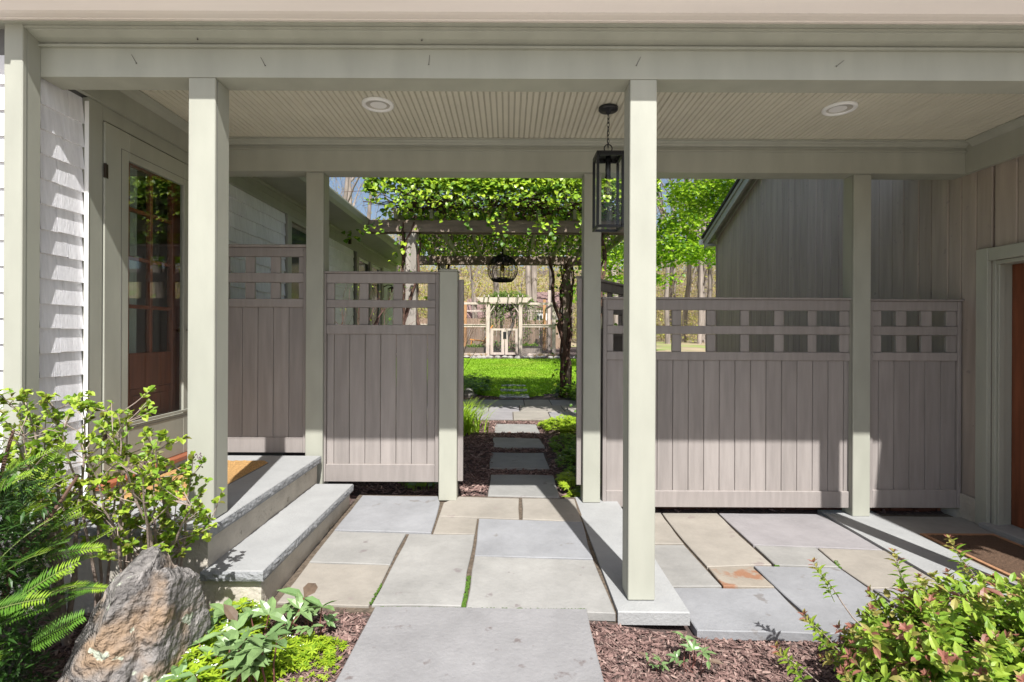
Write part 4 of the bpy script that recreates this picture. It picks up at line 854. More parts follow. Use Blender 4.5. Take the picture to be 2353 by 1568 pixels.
def forest_tree(seed, h, r, leaves, lm):
    rr = random.Random(seed); mb = MB(); tips = []; grow(mb, Vector((0, 0, -.3)), Vector((rr.gauss(0, .03), rr.gauss(0, .03), 1)), h*.62, r, 0, rr, tips, 3, .5, .5)
    lf = MB()
    for p, d in tips:
        for i in range(leaves): lf.leaf(p+Vector((rr.gauss(0, .35), rr.gauss(0, .35), rr.gauss(0, .3))), (rr.gauss(0, 1), rr.gauss(0, 1), rr.gauss(0, .6)), (0, 0, 1), rr.uniform(.09, .17), .10)
    return mb.mesh('trunk', bark, True), (lf.mesh('crown', lm) if leaves else None)
TV = [forest_tree(11, 15, .20, 3, spring), forest_tree(12, 18, .26, 2, spring2), forest_tree(13, 13, .14, 5, spring), forest_tree(14, 20, .30, 0, spring), forest_tree(15, 16, .17, 4, spring2), forest_tree(16, 11, .09, 6, spring)]
WL = 'bare grey trunked tree with sparse spring leaves in the wood behind the garden'
tcount = 0; tries = 0; TP = []
while tcount < 58 and tries < 9000:
    tries += 1; Y = rng.uniform(30, 82); u = rng.uniform(-.40, .50); 
    if Y < 62 and -.16 < u < .10 and rng.random() < .75: continue
    x = u*Y
    if any((x-a)**2+(Y-b)**2 < 3.2 for a, b in TP): continue
    TP.append((x, Y)); tv = rng.choice(TV); s = rng.uniform(.8, 1.25); k_ = TV.index(tv); WL = ('mid sized', 'stout grey', 'slim', 'tall leafless', 'thin grey', 'small leafy')[k_]+' tree '+('with yellow green buds ', 'with tan buds ', 'with fresh green leaves ', 'with naked twigs ', 'with tan young leaves ', 'with a low green crown ')[k_]+('over the wing roof at left' if u < -.13 else 'in the wood behind the arbor' if u < .12 else 'in the wood beyond the right fence')
    e = empty('woodland_tree', (x, Y, terr(x, Y)), WL, 'tree', 'bare trees of the wood'); e.scale = (s, s, s); e.rotation_euler = (0, 0, rng.uniform(0, 6.28))
    for me in tv:
        if me: o = bpy.data.objects.new(me.name, me); COL.objects.link(o); o.parent = e
    tcount += 1
for (px, Y, wpx, lb) in ((1152, 33, 15, 'thick pale trunk standing behind the arbor below the woven lamp'), (1218, 34, 15, 'tall dark and pale twin trunk right of the arbor'), (1261, 36, 13, 'grey trunk beside the right vine covered post'), (1096, 30, 6, 'thin many branched bare tree left of the arbor'), (1571, 38, 13, 'straight trunk seen right of the front post'), (1611, 42, 10, 'leaning pale trunk seen above the fence lattice'), (1626, 36, 11, 'pale trunk close to the garage eave'), (801, 27, 20, 'tall pale bare tree above the white wing roof'), (770, 25, 13, 'slim bare tree above the wing roof beside the porch post'), (840, 33, 12, 'bare tree just left of the pergola vine'), (1536, 45, 12, 'dark trunk seen low through the fence lattice'), (1225, 48, 8, 'thin trunk behind the twin trunk')):
    rr = random.Random(int(px)); t = empty('bare_tree', (X(px, Y), Y, terr(X(px, Y), Y)), lb, 'tree'); mb = MB(); tips = []; r = wpx/2/1210*Y
    grow(mb, Vector((X(px, Y), Y, terr(0, Y)-.2)), Vector((rr.gauss(0, .03), 0, 1)), 11 if wpx > 7 else 4, r, 0, rr, tips, 4 if wpx > 6 else 5, .5, .4, 9); 
    if px == 1218: mb.tube([(X(px+9, Y), Y+.2, 0), (X(px+9, Y), Y+.2, 4), (X(px+8, Y), Y, 9), (X(px+12, Y), Y, 15)], [.22, .2, .18, .1], 8)
    obj('trunk', mb, barkd if px in (1536, 1261) else bark, t, True)
    if px not in (801, 770, 840):
        lf = MB()
        for p, d in tips:
            for i in range(2): lf.leaf(p+Vector((rr.gauss(0, .3), rr.gauss(0, .3), rr.gauss(0, .3))), (rr.gauss(0, 1), rr.gauss(0, 1), rr.gauss(0, .6)), (0, 0, 1), .14, .10)
        obj('crown', lf, spring, t)
# the hazy mass of twigs and young leaves inside the wood
mb = MB()
for i in range(74000):
    Y = rng.uniform(34, 110); u = rng.uniform(-.45, .55); x = u*Y; h = (rng.random()**1.5)*(9 if Y < 70 else 15)
    if Y < 62 and -.2 < u < .12 and h < 4: continue
    if mnoise.noise((x*.12, h*.25, Y*.12)) < -.34: continue
    p = Vector((x, Y, terr(x, Y)+h)); L = rng.uniform(.20, .50)*(Y/60)
    mb.leaf(p, (rng.gauss(0, 1), rng.gauss(0, 1), rng.gauss(0, .5)), (0, 0, 1), L, L*.6, rng.choices((0, 1), (5, 4))[0])
for i in range(6000):
    Y = rng.uniform(34, 110); u = rng.uniform(-.45, .55); x = u*Y; z = terr(x, Y)
    if Y < 62 and -.2 < u < .12: continue
    h = rng.uniform(2, 9); lx = rng.gauss(0, .6); b0 = z+(0 if rng.random() < .5 else rng.uniform(1, 7)); r_ = .007*Y/40
    mb.tube([(x, Y, b0), (x+lx*.4, Y, b0+h*.5), (x+lx, Y, b0+h)], [r_*1.6, r_, r_*.3], 3, 2, False)
tag(obj('woodland_thicket', mb, [spring, spring2, brush]), 'hazy tan and yellow green thicket of twigs and young leaves in the wood', 'thicket', kind='stuff')
wf = MB()
gx = [-60+4*i for i in range(40)]; gy = [20.6, 24, 28, 33, 40, 50, 60, 70, 80, 92, 105, 120, 140]
wf.add([(x, y, terr(x, y)+.03) for y in gy for x in gx], [(j*len(gx)+i, j*len(gx)+i+1, (j+1)*len(gx)+i+1, (j+1)*len(gx)+i) for j in range(len(gy)-1) for i in range(len(gx)-1) if gy[j] >= 28 or gx[i] >= 3.9])
tag(obj('woodland_floor', wf, mat('leaf_litter', (.30, .235, .15), .95, .3, .8, .6, 8, blot=((.20, .27, .06), .5, .52, .12)), smooth=True), 'leaf littered floor of the wood', kind='structure')
# bright green maple right of the gate
def leaf_cloud(q, c, rad, n, L, ms_, rr, flat=.6, gaps=-.12, fz=.5):
    k = 0
    while k < n:
        p = Vector((rr.gauss(0, .5), rr.gauss(0, .5), rr.gauss(0, .5)))
        if p.length > 1: continue
        w_ = Vector((c[0]+p.x*rad[0], c[1]+p.y*rad[1], c[2]+p.z*rad[2]))
        if mnoise.noise((w_.x*fz*1.6, w_.y*fz, w_.z*fz*2.6)) < gaps: continue
        k += 1; l = L*rr.uniform(.7, 1.3)
        q.leaf(w_, (rr.gauss(0, 1), rr.gauss(0, 1), rr.gauss(-.2, .5)), (rr.gauss(0, .4), rr.gauss(0, .4), 1), l, l*.95, rr.choices(range(len(ms_)), [5]*1+[2]*(len(ms_)-1))[0])
mp = empty('maple_tree', (3.1, 16.5, .35), 'bright green leafy maple right of the pergola', 'tree'); rr = random.Random(5); mb = MB(); tips = []
grow(mb, Vector((3.12, 16.5, .2)), Vector((.05, 0, 1)), 4.6, .15, 0, rr, tips, 4, .62, .25, 9); obj('trunk', mb, barkd, mp, True); q = MB()
for i in range(30):
    c = (rng.uniform(2.0, 8.0), rng.uniform(15, 20), rng.uniform(3.9, 9.5)); leaf_cloud(q, c, (1.1, 1.1, .42), 330, .125, (0, 1), rr, gaps=-.3)
for c in ((3.3, 16.2, 3.0), (2.9, 16.0, 3.6), (3.7, 16.4, 4.0), (5.0, 17, 3.7), (5.6, 17.5, 4.3), (6.2, 17.5, 4.6), (4.6, 16.4, 4.4), (5.3, 16.8, 5.0), (6.5, 17.6, 5.4), (3.4, 15.6, 4.6), (2.6, 16.2, 2.6), (4.7, 16.6, 3.2), (7.0, 17, 5.6), (7.4, 17.2, 6.4), (6.6, 17, 6.2), (5.6, 16.8, 6.0), (6.9, 16.5, 5.0), (5.0, 16.5, 5.8), (5.8, 16.5, 4.2), (6.2, 17, 3.9), (4.9, 16.2, 4.0)): leaf_cloud(q, c, (1.0, 1.0, .35), 300, .125, (0, 1), rr, gaps=-.3)
tag(obj('crown', q, [maple, mapleD], mp), kind='stuff')
# weeping tree behind the arbor
wt = empty('weeping_tree', (-.1, 24.6, .6), 'small weeping green tree just behind the arbor', 'tree'); mb = MB(); q = MB(); rr = random.Random(9)
p, r = vstem([(-.15, 24.6, .4), (-.05, 24.6, 1.2), (.25, 24.6, 2.0), (.05, 24.6, 2.7)], .11, .05, .02, 3); mb.tube(p, r, 8)
for i in range(34):
    a = rr.uniform(0, 6.28); R_ = rr.uniform(.5, 1.6); top = rr.uniform(2.7, 3.35); x, y = .05+R_*math.cos(a), 24.6+.6*R_*math.sin(a); low = rr.uniform(.9, 2.4)
    pts = [(.05, 24.6, 2.5), (.05+(x-.05)*.5, 24.6+(y-24.6)*.5, top), (x, y, top-.25), (x+.05, y, low)]; p, r = vstem(pts, .03, .006, .02, i); mb.tube(p, r, 4)
    for s in p[6:]:
        if s.z < top-.5 and rr.random() < .35: continue
        for j in range(7): q.leaf(s+Vector((rr.gauss(0, .10), rr.gauss(0, .10), rr.gauss(0, .10))), (rr.gauss(0, 1), rr.gauss(0, 1), -.6), (0, 0, 1), .10, .045)
for i in range(1500): a = rr.uniform(0, 6.28); R_ = math.sqrt(rr.random()); q.leaf((-.1+1.35*R_*math.cos(a), 24.6+.8*R_*math.sin(a), 2.75+.65*math.sqrt(max(0, 1-R_*R_))*rr.uniform(.6, 1.1)), (rr.gauss(0, 1), rr.gauss(0, 1), -.2), (0, 0, 1), .11, .05)
obj('trunk', mb, barkd, wt, True); tag(obj('foliage', q, weep, wt), kind='stuff')
def cottage(label, x0, x1, y0, y1, zg, eave, ridge, gable_px=None, win=()):
    t = empty('neighbour_house', ((x0+x1)/2, y0, zg), label, 'house'); mb = MB(); mb.box(x0, y0, zg-.5, x1, y1, zg+eave, 0); obj('wall', mb, nwhite, t)
    mb = MB(); ym = (y0+y1)/2; mb.extrude([(y0-.4, zg+eave-.1), (ym, zg+ridge), (y1+.4, zg+eave-.1), (y1+.4, zg+eave+.05), (ym, zg+ridge+.18), (y0-.4, zg+eave+.05)], x0-.4, x1+.4, 'x'); obj('roof', mb, rooft, t)
    for (xa, xb, za, zb) in win:
        mb = MB(); mb.box(xa, y0-.06, zg+za, xb, y0-.001, zg+zb, .01); f = obj('window', mb, nwhite, t)
        nx_ = 2
        for i in range(nx_):
            for j in range(2): 
                dx = (xb-xa)/nx_; dz = (zb-za)/2; m2 = MB(); m2.box(xa+i*dx+.06, y0-.075, zg+za+j*dz+.06, xa+(i+1)*dx-.06, y0-.061, zg+za+(j+1)*dz-.06, 0); obj('pane', m2, dglass, f)
    return t
H1 = cottage('long white neighbouring house with a brown roof behind the board fence', X(1075, 60), X(1205, 60), 60, 68, .9, 2.35, 4.6, win=((X(1082, 60), X(1092, 60), .8, 1.9), (X(1110, 60), X(1135, 60), .9, 1.9)))
mb = MB(); xa, xb = X(1040, 58), X(1083, 58); xm = (xa+xb)/2
mb.add([(xa, 58, .4), (xb, 58, .4), (xb, 58, 2.4), (xm, 58, 4.0), (xa, 58, 2.4), (xa, 60, .4), (xb, 60, .4), (xb, 60, 2.4), (xm, 60, 4.0), (xa, 60, 2.4)], [(0, 1, 2, 3, 4), (1, 6, 7, 2), (5, 0, 4, 9)]); obj('gable_wall', mb, nwhite, H1)
mb = MB(); 
for s, e in ((xa-.4, xm), (xb+.4, xm)):
    mb.add([(s, 57.6, 2.25), (e, 57.6, 4.15), (e, 64, 4.15), (s, 64, 2.25), (s, 57.6, 2.1), (e, 57.6, 4.0), (e, 64, 4.0), (s, 64, 2.1)], [(0, 1, 2, 3), (7, 6, 5, 4), (0, 4, 5, 1), (3, 2, 6, 7), (0, 3, 7, 4)])
obj('gable_roof', mb, rooft, H1)
H2 = cottage('white neighbouring house with a paned window behind the right enclosure', X(1222, 50), X(1290, 50), 50, 57, .9, 3.1, 4.6, win=((X(1232, 50), X(1247, 50), 1.25, 2.35),))

# ---------------------------------------------------------------- beds behind the gate
def clump_blades(nm, label, cat, c, n, h, spread, wd, m_, grp=None):
    mb = MB()
    for i in range(n):
        a = rng.uniform(0, 6.28); b0 = Vector((c[0]+rng.gauss(0, spread*.25), c[1]+rng.gauss(0, spread*.25), c[2])); d = Vector((math.cos(a), math.sin(a), 0))*rng.uniform(.15, .75)+Vector((0, 0, 1)); l = h*rng.uniform(.7, 1.2); sd = Vector((-math.sin(a), math.cos(a), 0))*wd; vs = []; p = b0.copy(); d.normalize()
        for j in range(5): k = (1-j/4.4); vs += [p-sd*k, p+sd*k]; p = p+d*(l/4); d = (d+Vector((math.cos(a)*.16, math.sin(a)*.16, -.22))).normalized()
        mb.add(vs, [(2*j, 2*j+1, 2*j+3, 2*j+2) for j in range(4)])
    return tag(obj(nm, mb, m_), label, cat, grp)
clump_blades('daylily_clump', 'bright green daylily clump left of the stepping stones', 'plant', (-.66, 7.12, .07), 460, .50, .46, .010, leafm('daylily_leaf', (.34, .50, .04), .45))
def whorl(mb, p, up, rr, L, n, ms_, cup=.25):
    M = frame_from(Vector(up), (.3, 1, .1)); a0 = rr.uniform(0, 6.28)
    for i in range(n):
        a = a0+6.28*i/n; d = M@Vector((math.cos(a), cup+rr.gauss(0, .08), math.sin(a))); mb.leaf(p, d, Vector(up), L*rr.uniform(.8, 1.15), L*.34, rr.choice(ms_), .15, .2)
def carpet(nm, label, cat, spots, n, h, L, mats_, flowers=0, seed=1, tiers=2):
    rr = random.Random(seed); mb = MB(); tot = sum(s[2]*s[3] for s in spots)
    for i in range(n):
        s = rr.choices(spots, [q[2]*q[3] for q in spots])[0]; a = rr.uniform(0, 6.28); r_ = math.sqrt(rr.random()); x = s[0]+s[2]*r_*math.cos(a); y = s[1]+s[3]*r_*math.sin(a); hh = h*(1-.55*r_*r_)*rr.uniform(.6, 1.15); z = terr(x, y)
        for t in range(tiers):
            whorl(mb, Vector((x+rr.gauss(0, .004), y+rr.gauss(0, .004), z+hh*(1-.33*t))), (rr.gauss(0, .22), rr.gauss(-.1, .22), 1), rr, L*(1-.05*t), rr.randint(6, 8), (0, 0, 1))
        if flowers and rr.random() < flowers:
            for j in range(5): mb.leaf((x+rr.gauss(0, .006), y+rr.gauss(0, .006), z+hh+.012), (rr.gauss(0, 1), rr.gauss(0, 1), .4), (0, 0, 1), .0075, .007, 2)
    return tag(obj(nm, mb, mats_), label, cat, kind='stuff')
carpet('ground_cover', 'sunlit yellow green ground cover right of the far stepping stones', 'ground cover', [(.82, 7.3, .38, .42), (1.1, 7.0, .4, .4)], 420, .17, .045, [wdA, wdB, flo], 0, 3)
carpet('ground_cover', 'shaded white flowered ground cover right of the middle stepping stones', 'ground cover', [(.78, 6.2, .28, .55), (.72, 5.4, .22, .5), (1.0, 5.6, .4, .8)], 520, .11, .04, [wdB, vineC, flo], .12, 4)
carpet('ground_cover', 'bright green leaves at the foot of the right gate post', 'ground cover', [(.555, 4.66, .10, .26)], 60, .09, .05, [wdA, spA, flo], .1, 5)
carpet('ground_cover', 'dark low plants in the shaded bed left of the pergola path', 'ground cover', [(-1.1, 11.3, .7, .8), (-.75, 12.6, .35, .3), (-1.6, 10.2, .5, .9)], 620, .32, .07, [vineC, vineB, flo], 0, 6)
carpet('ground_cover', 'leafy plants at the foot of the right vine post', 'ground cover', [(1.25, 10.7, .35, .4), (1.5, 10.0, .3, .5)], 160, .32, .07, [vineC, vineB, flo], 0, 16)
def round_leaves(nm, label, c, n, r_, L):
    mb = MB()
    for i in range(n):
        a = rng.uniform(0, 6.28); q = r_*math.sqrt(rng.random()); p = Vector((c[0]+q*1.5*math.cos(a), c[1]+q*math.sin(a), terr(c[0], c[1])+rng.uniform(.04, .12))); mb.leaf(p, (rng.gauss(0, 1), rng.gauss(-.4, .6), -.1), (0, -.5, 1), L*rng.uniform(.7, 1.2), L, rng.randrange(2), .1, .1, True)
        mb.tube([(p.x, p.y, terr(c[0], c[1])), p], [.002, .0015], 3, 1, False)
    tag(obj(nm, mb, [helA, wdB]), label, 'plant')
round_leaves('ginger_plant', 'low round leaved plant under the left fence panel', (-.78, 4.62), 46, .13, .055)
round_leaves('ginger_plant', 'round leaved plant beside the right gate post', (.60, 4.52), 22, .06, .06)
def twiggy(nm, label, c, n, h, r0, m_, lean=.35, seed=2, leafy=0):
    rr = random.Random(seed); t = empty(nm, c, label, 'shrub'); mb = MB(); tips = []
    for i in range(n): a = rr.uniform(0, 6.28); grow(mb, Vector(c)+Vector((rr.gauss(0, .06), rr.gauss(0, .06), -.05)), Vector((math.cos(a)*lean, math.sin(a)*lean, 1)).normalized(), h*rr.uniform(.4, .6), r0*rr.uniform(.6, 1), 1, rr, tips, 3, .45, .3, 7)
    obj('branches', mb, m_, t)
    if leafy:
        q = MB()
        for p, d in tips:
            for i in range(leafy): q.leaf(p+Vector((rr.gauss(0, .02), rr.gauss(0, .02), rr.gauss(0, .02))), d+Vector((rr.gauss(0, .5), rr.gauss(0, .5), 0)), (0, 0, 1), .03, .016)
        obj('buds', q, lilA, t)
twiggy('bare_shrub', 'dark bare twiggy shrub behind the left fence lattice', (-1.93, 5.9, .04), 7, 2.15, .030, redtwig, .28, 2, 1)
twiggy('bare_shrub', 'second bare shrub against the wing windows', (-1.72, 7.4, .06), 6, 1.9, .022, redtwig, .35, 12, 1)
twiggy('bare_shrub', 'thin red twigged shrub beside the lawn and the gate post', (-1.28, 12.3, .12), 9, 2.0, .014, redtwig, .35, 3, 0)
mb = MB(); c = Vector((-.80, 10.75, .17)); mb.lathe([(.001, -.1), (.14, -.06), (.17, .0), (.12, .08), (.05, .12), (.001, .125)], c, 9); tag(obj('garden_rock', mb, rockm), 'small brown rock beside the shaded path stones', 'rock')

# ---------------------------------------------------------------- mulch chips
ck = MB()
def chip(x, y, z, L, W, m_, flat=True):
    a = rng.uniform(0, 6.28); M = Matrix.Rotation(a, 3, 'Z')@Matrix.Rotation(rng.gauss(0, .28), 3, 'Y')@Matrix.Rotation(rng.gauss(0, .35), 3, 'X'); h = W*.22
    P = [(-L/2, -W*.35, 0), (-L*.1, -W*.5, h*.3), (L/2, -W*.2, 0), (L*.45, W*.3, h*.2), (0, W*.5, 0), (-L*.45, W*.25, h*.4)]
    vs = [Vector((x, y, z))+M@Vector(p) for p in P]+[Vector((x, y, z))+M@Vector((p[0], p[1], p[2]+h)) for p in P]
    ck.add(vs, [tuple(range(6, 12))]+[(i, (i+1) % 6, 6+(i+1) % 6, 6+i) for i in range(6)], m_)
def chips(n, x0, x1, y0, y1, skip, Lm=.034):
    k = 0
    while k < n:
        x = rng.uniform(x0, x1); y = rng.uniform(y0, y1)
        if skip(x, y): continue
        k += 1; L = rng.uniform(.35, 1.3)*Lm; chip(x, y, terr(x, y)+.02*mnoise.noise((x*1.3, y*1.3, 0))+rng.uniform(.0, .012), L, L*rng.uniform(.14, .38), rng.choices((0, 1, 2), (5, 2, 3))[0])
chips(11000, -2.3, -.70, 1.75, 2.70, lambda x, y: x < -1.75 and y < 2.0 and rng.random() < .6)
chips(15000, .40, 2.75, 1.85, 2.63, lambda x, y: (x > .9 and y > 2.585) or (x > 1.55 and y > 2.56) or x < .40+.01*(2.69-y))
chips(3200, -.58, -.17, 4.38, 8.0, lambda x, y: False, .05); chips(2600, .43, 1.05, 4.38, 8.0, lambda x, y: False, .05); chips(1500, -.2, .45, 4.95, 7.95, lambda x, y: any(a < y < b for a, b in ((4.33, 5.02), (5.22, 5.92), (6.12, 6.73), (7.05, 7.7))), .05)
chips(900, -1.5, -.5, 4.40, 4.75, lambda x, y: False, .05); chips(700, .9, 3.6, 4.40, 4.9, lambda x, y: False, .05); chips(700, -1.2, .5, 10.4, 12, lambda x, y: lawn_in(x, y), .06)
tag(obj('mulch_chips', ck, [chipA, chipB, chipC]), 'brown shredded bark mulch on the planting beds', 'mulch', kind='stuff')

# ---------------------------------------------------------------- boulder at the left front
import bmesh
bmh = bmesh.new(); bmesh.ops.create_icosphere(bmh, subdivisions=6, radius=1)
PL = [((-.62, -.70, .42), .30), ((.52, -.80, .30), .25), ((.97, -.10, .12), .225), ((-.95, .15, .42), .31), ((.1, .95, .30), .24), ((-.28, -.93, .10), .285), ((.30, -.95, .05), .275), ((0, 0, -1), .30), ((.98, -.35, -.05), .235), ((-.80, -.55, -.1), .40), ((-.22, -.30, .92), .40), ((.50, .25, .80), .37)]
PL = [(Vector(n).normalized(), d) for n, d in PL]
for v in bmh.verts:
    d = v.co.normalized(); r_ = min(dd/max(1e-4, n.dot(d)) for n, dd in PL if n.dot(d) > .02); p = d*r_
    f = 1+.09*mnoise.noise(p*4.2)+.05*(1-2*abs(mnoise.noise(p*7+Vector((3, 1, 2)))))+.028*(1-2*abs(mnoise.noise(p*13+Vector((1, 7, 2)))))+.014*mnoise.noise(p*30)+.010*mnoise.noise(p*60)
    groove = math.exp(-((p.x-.09-.10*(.3-p.z)+.03*mnoise.noise(p*6))/.028)**2)*.12 if p.y < .12 else 0
    p = p*(f-groove); k = (p.z+.3)/.8; p.x += .12*k; p.x *= 1.0-.10*k
    v.co = Vector((p.x*.66, p.y*.78, p.z*.90))+Vector((-1.475, 2.10, .11))
me = bpy.data.meshes.new('boulder'); bmh.to_mesh(me); me.materials.append(rock)
tag(place('boulder', me), 'pointed lichen spotted boulder standing in the left front bed', 'boulder')

# ---------------------------------------------------------------- hellebores, woodruff and seedlings in front
carpet('sweet_woodruff', 'yellow green sweet woodruff with tiny white flowers beside the boulder', 'ground cover', [(-1.32, 2.52, .16, .16), (-1.30, 2.30, .18, .22), (-1.27, 2.08, .20, .2), (-1.12, 2.22, .22, .12)], 520, .135, .034, [wdA, wdB, flo], .2, 7, 3)
carpet('sweet_woodruff', 'low woodruff sprigs spreading over the mulch by the front slab', 'ground cover', [(-.95, 2.30, .22, .07), (-.90, 2.38, .16, .05)], 130, .06, .028, [wdA, wdB, flo], .03, 8, 2)
def hell_leaf(seed, nl, L):
    rr = random.Random(seed); mb = MB(); h = rr.uniform(.12, .2)
    mb.tube([(0, 0, 0), (.01, .02, h*.5), (.0, .035, h)], [.0045, .004, .0032], 6, 1, False)
    for i in range(nl):
        a = R(-100+200*i/(nl-1))+rr.gauss(0, .12); d = Vector((math.sin(a), math.cos(a)*.9, .38+rr.gauss(0, .15))); l = L*(1-.25*abs(math.sin(a)))*rr.uniform(.85, 1.12)
        mb.leaf((0, .035, h), d, (0, -.35, 1), l, l*.44, 0 if rr.random() < .93 else 2, .35, .22, True)
    return mb.mesh('leaf', [rr.choice((helA, helA, helB)), helst, helC])
HL = [hell_leaf(i, n_, L_) for i, (n_, L_) in enumerate(((5, .13), (5, .12), (3, .12), (6, .11), (5, .10), (3, .14)))]
def hellebore(label, c, n, s0, spread, seed):
    rr = random.Random(seed); t = empty('hellebore', c, label, 'plant')
    for i in range(n):
        a = rr.uniform(0, 6.28); q = spread*math.sqrt(rr.random())
        place('leaf', rr.choice(HL), t, (c[0]+q*math.cos(a), c[1]+.8*q*math.sin(a), c[2]), (rr.gauss(0, .22)-.1, rr.gauss(0, .22), a-1.57+rr.gauss(0, .5)), s0*rr.uniform(.75, 1.2))
hellebore('large leafed hellebore at the corner of the lower step', (-1.10, 2.36, -.03), 17, .95, .14, 21); hellebore('hellebore beside the foot of the boulder', (-1.17, 2.11, -.03), 12, .9, .11, 22)
hellebore('upright hellebore nearest the paving corner', (-.935, 2.50, -.03), 11, .72, .07, 23); hellebore('lone three lobed hellebore at the bottom edge of the left bed', (-.985, 2.13, -.03), 6, .95, .05, 24)
hellebore('small hellebore in the middle of the right mulch bed', (.82, 2.33, -.085), 8, .5, .045, 25); hellebore('tiny hellebore seedling near the front slab', (.655, 2.32, -.075), 4, .38, .03, 26)
rr = random.Random(31); mb = MB()
for i in range(85):
    x = rr.uniform(-1.0, -.72); y = rr.uniform(1.95, 2.42)
    whorl(mb, Vector((x, y, terr(x, y)+.015+rr.random()*.01)), (rr.gauss(0, .2), rr.gauss(-.2, .2), 1), rr, .016, 6, (0, 0, 1))
tag(obj('seedlings', mb, [wdA, wdB]), 'scattered tiny green seedlings in the left mulch', 'seedlings', kind='stuff')

# ---------------------------------------------------------------- lilac-like shrub behind the boulder
def lilac():
    t = empty('lilac_shrub', (-1.8, 2.42, -.03), 'open twiggy shrub with fresh heart shaped leaves before the left steps', 'shrub'); rr = random.Random(44)
    targets = []
    for i in range(30):
        x = -2.45+1.12*(i+rr.random())/30; targets.append((x, rr.uniform(2.12, 2.5), (1.04 if x < -1.62 else 1.04-.95*(x+1.62))*rr.uniform(.86, 1.04) if i % 4 else rr.uniform(.45, .75)))
    bases = [(-1.90, 2.46), (-1.76, 2.44), (-1.66, 2.45), (-2.02, 2.42), (-1.58, 2.46)]
    for k_, tg in enumerate(targets):
        b0 = Vector((*min(bases, key=lambda q: (q[0]-tg[0])**2+rr.random()*.03), -.04)); tg = Vector(tg); m1 = b0.lerp(tg, .45)+Vector((rr.gauss(0, .05), rr.gauss(0, .04), .12)); p, r_ = vstem([b0, m1, tg], rr.uniform(.007, .013), .003, .008, 100+k_)
        mb = MB(); q = MB(); mb.tube(p, r_, 7); tips = []; n = len(p)
        for i in range(int(n*.5), n):
            for _ in range(4):
                if rr.random() < .85:
                    a = rr.uniform(0, 6.28); d = Vector((math.cos(a), math.sin(a)*.8, rr.uniform(-.1, 1.0))).normalized(); L = rr.uniform(.06, .20)*(1.15-.4*i/n); s1 = p[i]+d*L*.5+Vector((0, 0, .01)); s2 = p[i]+d*L+Vector((0, 0, .03)); mb.tube([p[i], s1, s2], [r_[i]*.5, .0022, .0012], 4); tips.append((p[i], s1, s2, d))
        tips.append((p[-3], p[-2], p[-1], (p[-1]-p[-3]).normalized()))
        for (a_, b_1, c_, d) in tips:
            if rr.random() < .14: continue
            for j in range(rr.randint(8, 15)):
                s = b_1.lerp(c_, rr.uniform(.1, 1.0)) if j > 1 else c_; dd = d*.6+Vector((rr.gauss(0, .6), rr.gauss(0, .6), rr.gauss(.15, .4))); l = rr.uniform(.018, .036)
                q.leaf(s, dd, (rr.gauss(0, .4), -.4+rr.gauss(0, .4), 1), l, l*.85, rr.choices((0, 1, 2), (5, 4, 1))[0], .45, .1, True)
        so_ = obj('stem', mb, twig, t); tag(obj('leaves', q, [lilA, lilB, lilC], so_), kind='stuff')
    budm = mat('lilac_bud', (.12, .06, .10), .8)
    for (x, y, z) in ((-1.42, 2.42, .80), (-1.55, 2.3, .56), (-1.62, 2.35, .78)):
        mb = MB()
        for i in range(22): mb.lathe([(.0005, -.003), (.0035, 0), (.0005, .003)], (x+rr.gauss(0, .006), y+rr.gauss(0, .006), z+i*.0022), 5)
        obj('flower_bud', mb, budm, t)
lilac()

# ---------------------------------------------------------------- plum yew at the far left
def frond(seed):
    rr = random.Random(seed); mb = MB(); L = rr.uniform(.22, .32); n = 26; p = Vector((0, 0, 0)); d = Vector((0, 1, .35)).normalized(); pts = [p]
    for i in range(n): d = (d+Vector((rr.gauss(0, .01), 0, -.018))).normalized(); p = p+d*(L/n); pts.append(p)
    mb.tube(pts[::4]+[pts[-1]], .0022, 4, 3)
    for i in range(2, n+1):
        t = i/n; l = .056*(1-.42*max(0, t-.6)/.4)*min(1, t*4+.3)
        for s in (-1, 1):
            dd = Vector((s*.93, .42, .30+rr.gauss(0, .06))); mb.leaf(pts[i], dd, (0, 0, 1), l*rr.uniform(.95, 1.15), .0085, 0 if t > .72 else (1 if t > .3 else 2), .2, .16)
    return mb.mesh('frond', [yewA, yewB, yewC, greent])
FR = [frond(i) for i in range(7)]
frd = []  # darker frond copies: shade inside and low in the yew put into colour
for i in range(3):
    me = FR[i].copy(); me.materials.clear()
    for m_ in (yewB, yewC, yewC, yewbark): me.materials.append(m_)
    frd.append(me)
yw = empty('plum_yew', (-2.13, 1.78, -.03), 'dark green plum yew with comb like fronds at the left edge', 'shrub'); rr = random.Random(61)
mb = MB()
for i in range(14):
    a = rr.uniform(0, 6.28); p, r_ = vstem([(-1.95, 1.8, -.05), (-1.95+.2*math.cos(a), 1.8+.2*math.sin(a), .5), (-1.95+.4*math.cos(a), 1.8+.4*math.sin(a), rr.uniform(.5, 1.0))], .016, .006, .015, i); mb.tube(p, r_, 6)
obj('branches', mb, yewbark, yw)
k = 0
